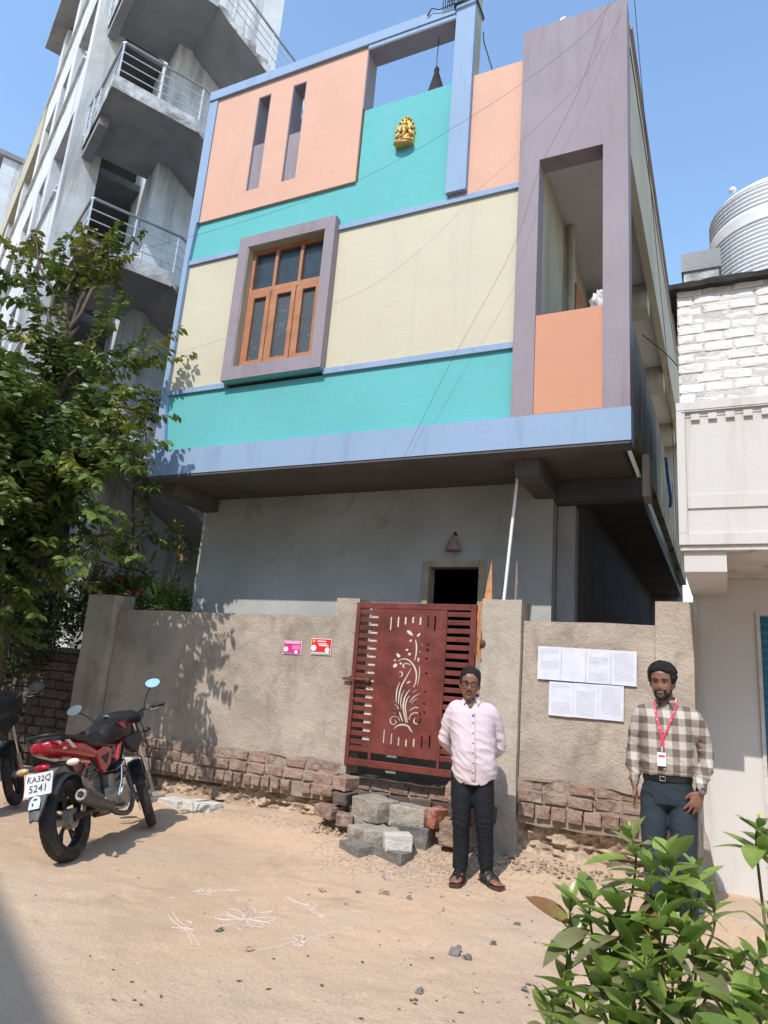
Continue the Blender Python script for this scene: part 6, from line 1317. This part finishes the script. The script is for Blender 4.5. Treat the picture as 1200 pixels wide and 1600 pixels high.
# ================================================================ the glossy bush in the foreground
random.seed(11)
LB3 = leafmat('yellowing_leaf', (.30,.24,.05), (.20,.10,.04), .6, .3)
BMS = [leaf_mesh('leaf', 1, .23, LB, fold_=.3, droop=.18, n=6), leaf_mesh('leaf', 1, .26, LB, fold_=.2, droop=.45, n=6), leaf_mesh('leaf', 1, .24, LB2, fold_=.12, droop=.5, n=6), leaf_mesh('leaf', 1, .17, LB, fold_=.45, droop=.05, n=6), leaf_mesh('leaf', 1, .19, LB3, fold_=.5, droop=.7, n=6)]
YB = mat('yellow_bud', (.65,.50,.05), .5, .1, 20, 0)
def bush(label, base, tips):
    P = thing('bush', base, label, 'bush'); recs = []; b = Vector(base); wood = MB(); hub = b+Vector((0,0,.12)); buds = MB()
    for (px, py, D, k) in tips:
        dr = ray(px, py); t = EYE + dr*(D/dr.length)
        mid = hub.lerp(t, .5) + Vector((random.gauss(0,.05), random.gauss(0,.05), .02)); base2 = hub+Vector((random.gauss(0,.06), random.gauss(0,.06), 0))
        path = catmull([base2, mid, t - Vector((random.gauss(0,.01), random.gauss(0,.01), .10)), t], 5); wood.tube(path, [.0065*(1-.7*i/(len(path)-1)) for i in range(len(path))], 6)
        ax = (path[-1]-path[-4]).normalized()*.5 + Vector((0,0,.6)); ax.normalize(); rot = random.random()*6; sz = random.uniform(.85,1.15)
        for j in range(int(11*k)+1):                # rosette of leaves, spiralling down the shoot
            lvl = j/12; a = rot + j*2.4; p = t - ax*(.012 + .13*lvl**1.1); el = 1.15 - 1.55*lvl + random.gauss(0,.16)
            s = ax.orthogonal().normalized(); q = ax.cross(s); d = (s*cos(a)+q*sin(a))*cos(el) + ax*sin(el); L_ = (.060+.068*min(1, lvl*2.0))*random.uniform(.8,1.2)*sz
            recs.append((p, basis(d, ax if abs(d.dot(ax)) < .95 else s, roll=random.gauss(0,.25)), L_, 2 if (lvl > .55 and random.random() < .55) else random.choice((0,1,1,3)) if random.random() < .96 or lvl < .5 else 4))
        if random.random() < .22: obj('bud', MB().ball(t+ax*.02, (.0035,.0035,.008), 8, 6), YB, P, True, 180)
    obj('stems', wood, TWIG, P, True, 60)
    rest = leafparts(P, recs, BMS)
    for m, ks in ((LB,(0,1,3)),(LB2,(2,)),(LB3,(4,))):
        mb = MB()
        for p, mt, s, mi in rest:
            if mi in ks: v, f = leaf_v(s, s*.2, .25, .25, 6); mb.add([p + mt @ Vector(q) for q in v], f)
        if mb.v: o = obj('foliage', mb, m, P, True, 180); o['kind'] = 'stuff'
    return P
tips = [(985,1300,2.35,1),(1045,1325,2.3,1),(1015,1350,2.25,1),(925,1395,2.3,.9),(893,1400,2.35,.6),(968,1400,2.2,1),(1085,1350,2.4,.8),(1075,1395,2.35,.9),(1030,1410,2.15,1),(985,1450,2.15,1),(1085,1450,2.2,.7),
        (1010,1490,2.1,1),(1050,1500,2.1,1),(885,1505,2.3,.8),(940,1510,2.15,.9),(985,1545,2.05,1),(1035,1560,2.05,1),(870,1560,2.3,.7),(920,1570,2.15,.9),(965,1595,2.05,1),(1075,1560,2.1,.7),(905,1600,2.2,.7),(960,1640,2.0,1),(1030,1640,2.0,1),(1010,1600,2.1,1),(1060,1440,2.2,.8),(1045,1380,2.25,.8),(955,1440,2.25,.8),(1095,1500,2.25,.6),(1000,1520,2.2,.9),(1110,1400,2.4,.5),(900,1460,2.35,.6),(1090,1610,2.05,.7)]
bush('large glossy green bush in the foreground, in front of the man in the checked shirt', (-.23,2.35,0), tips)
bush('smaller glossy green bush at the lower right edge of the picture', (.17,2.2,0), [(1185,1285,2.3,.7),(1210,1310,2.3,.8),(1150,1500,2.2,.8),(1190,1485,2.15,.9),(1165,1550,2.1,1),(1205,1540,2.05,1),(1140,1600,2.1,.7),(1190,1610,2.0,1),(1215,1430,2.2,.7)])
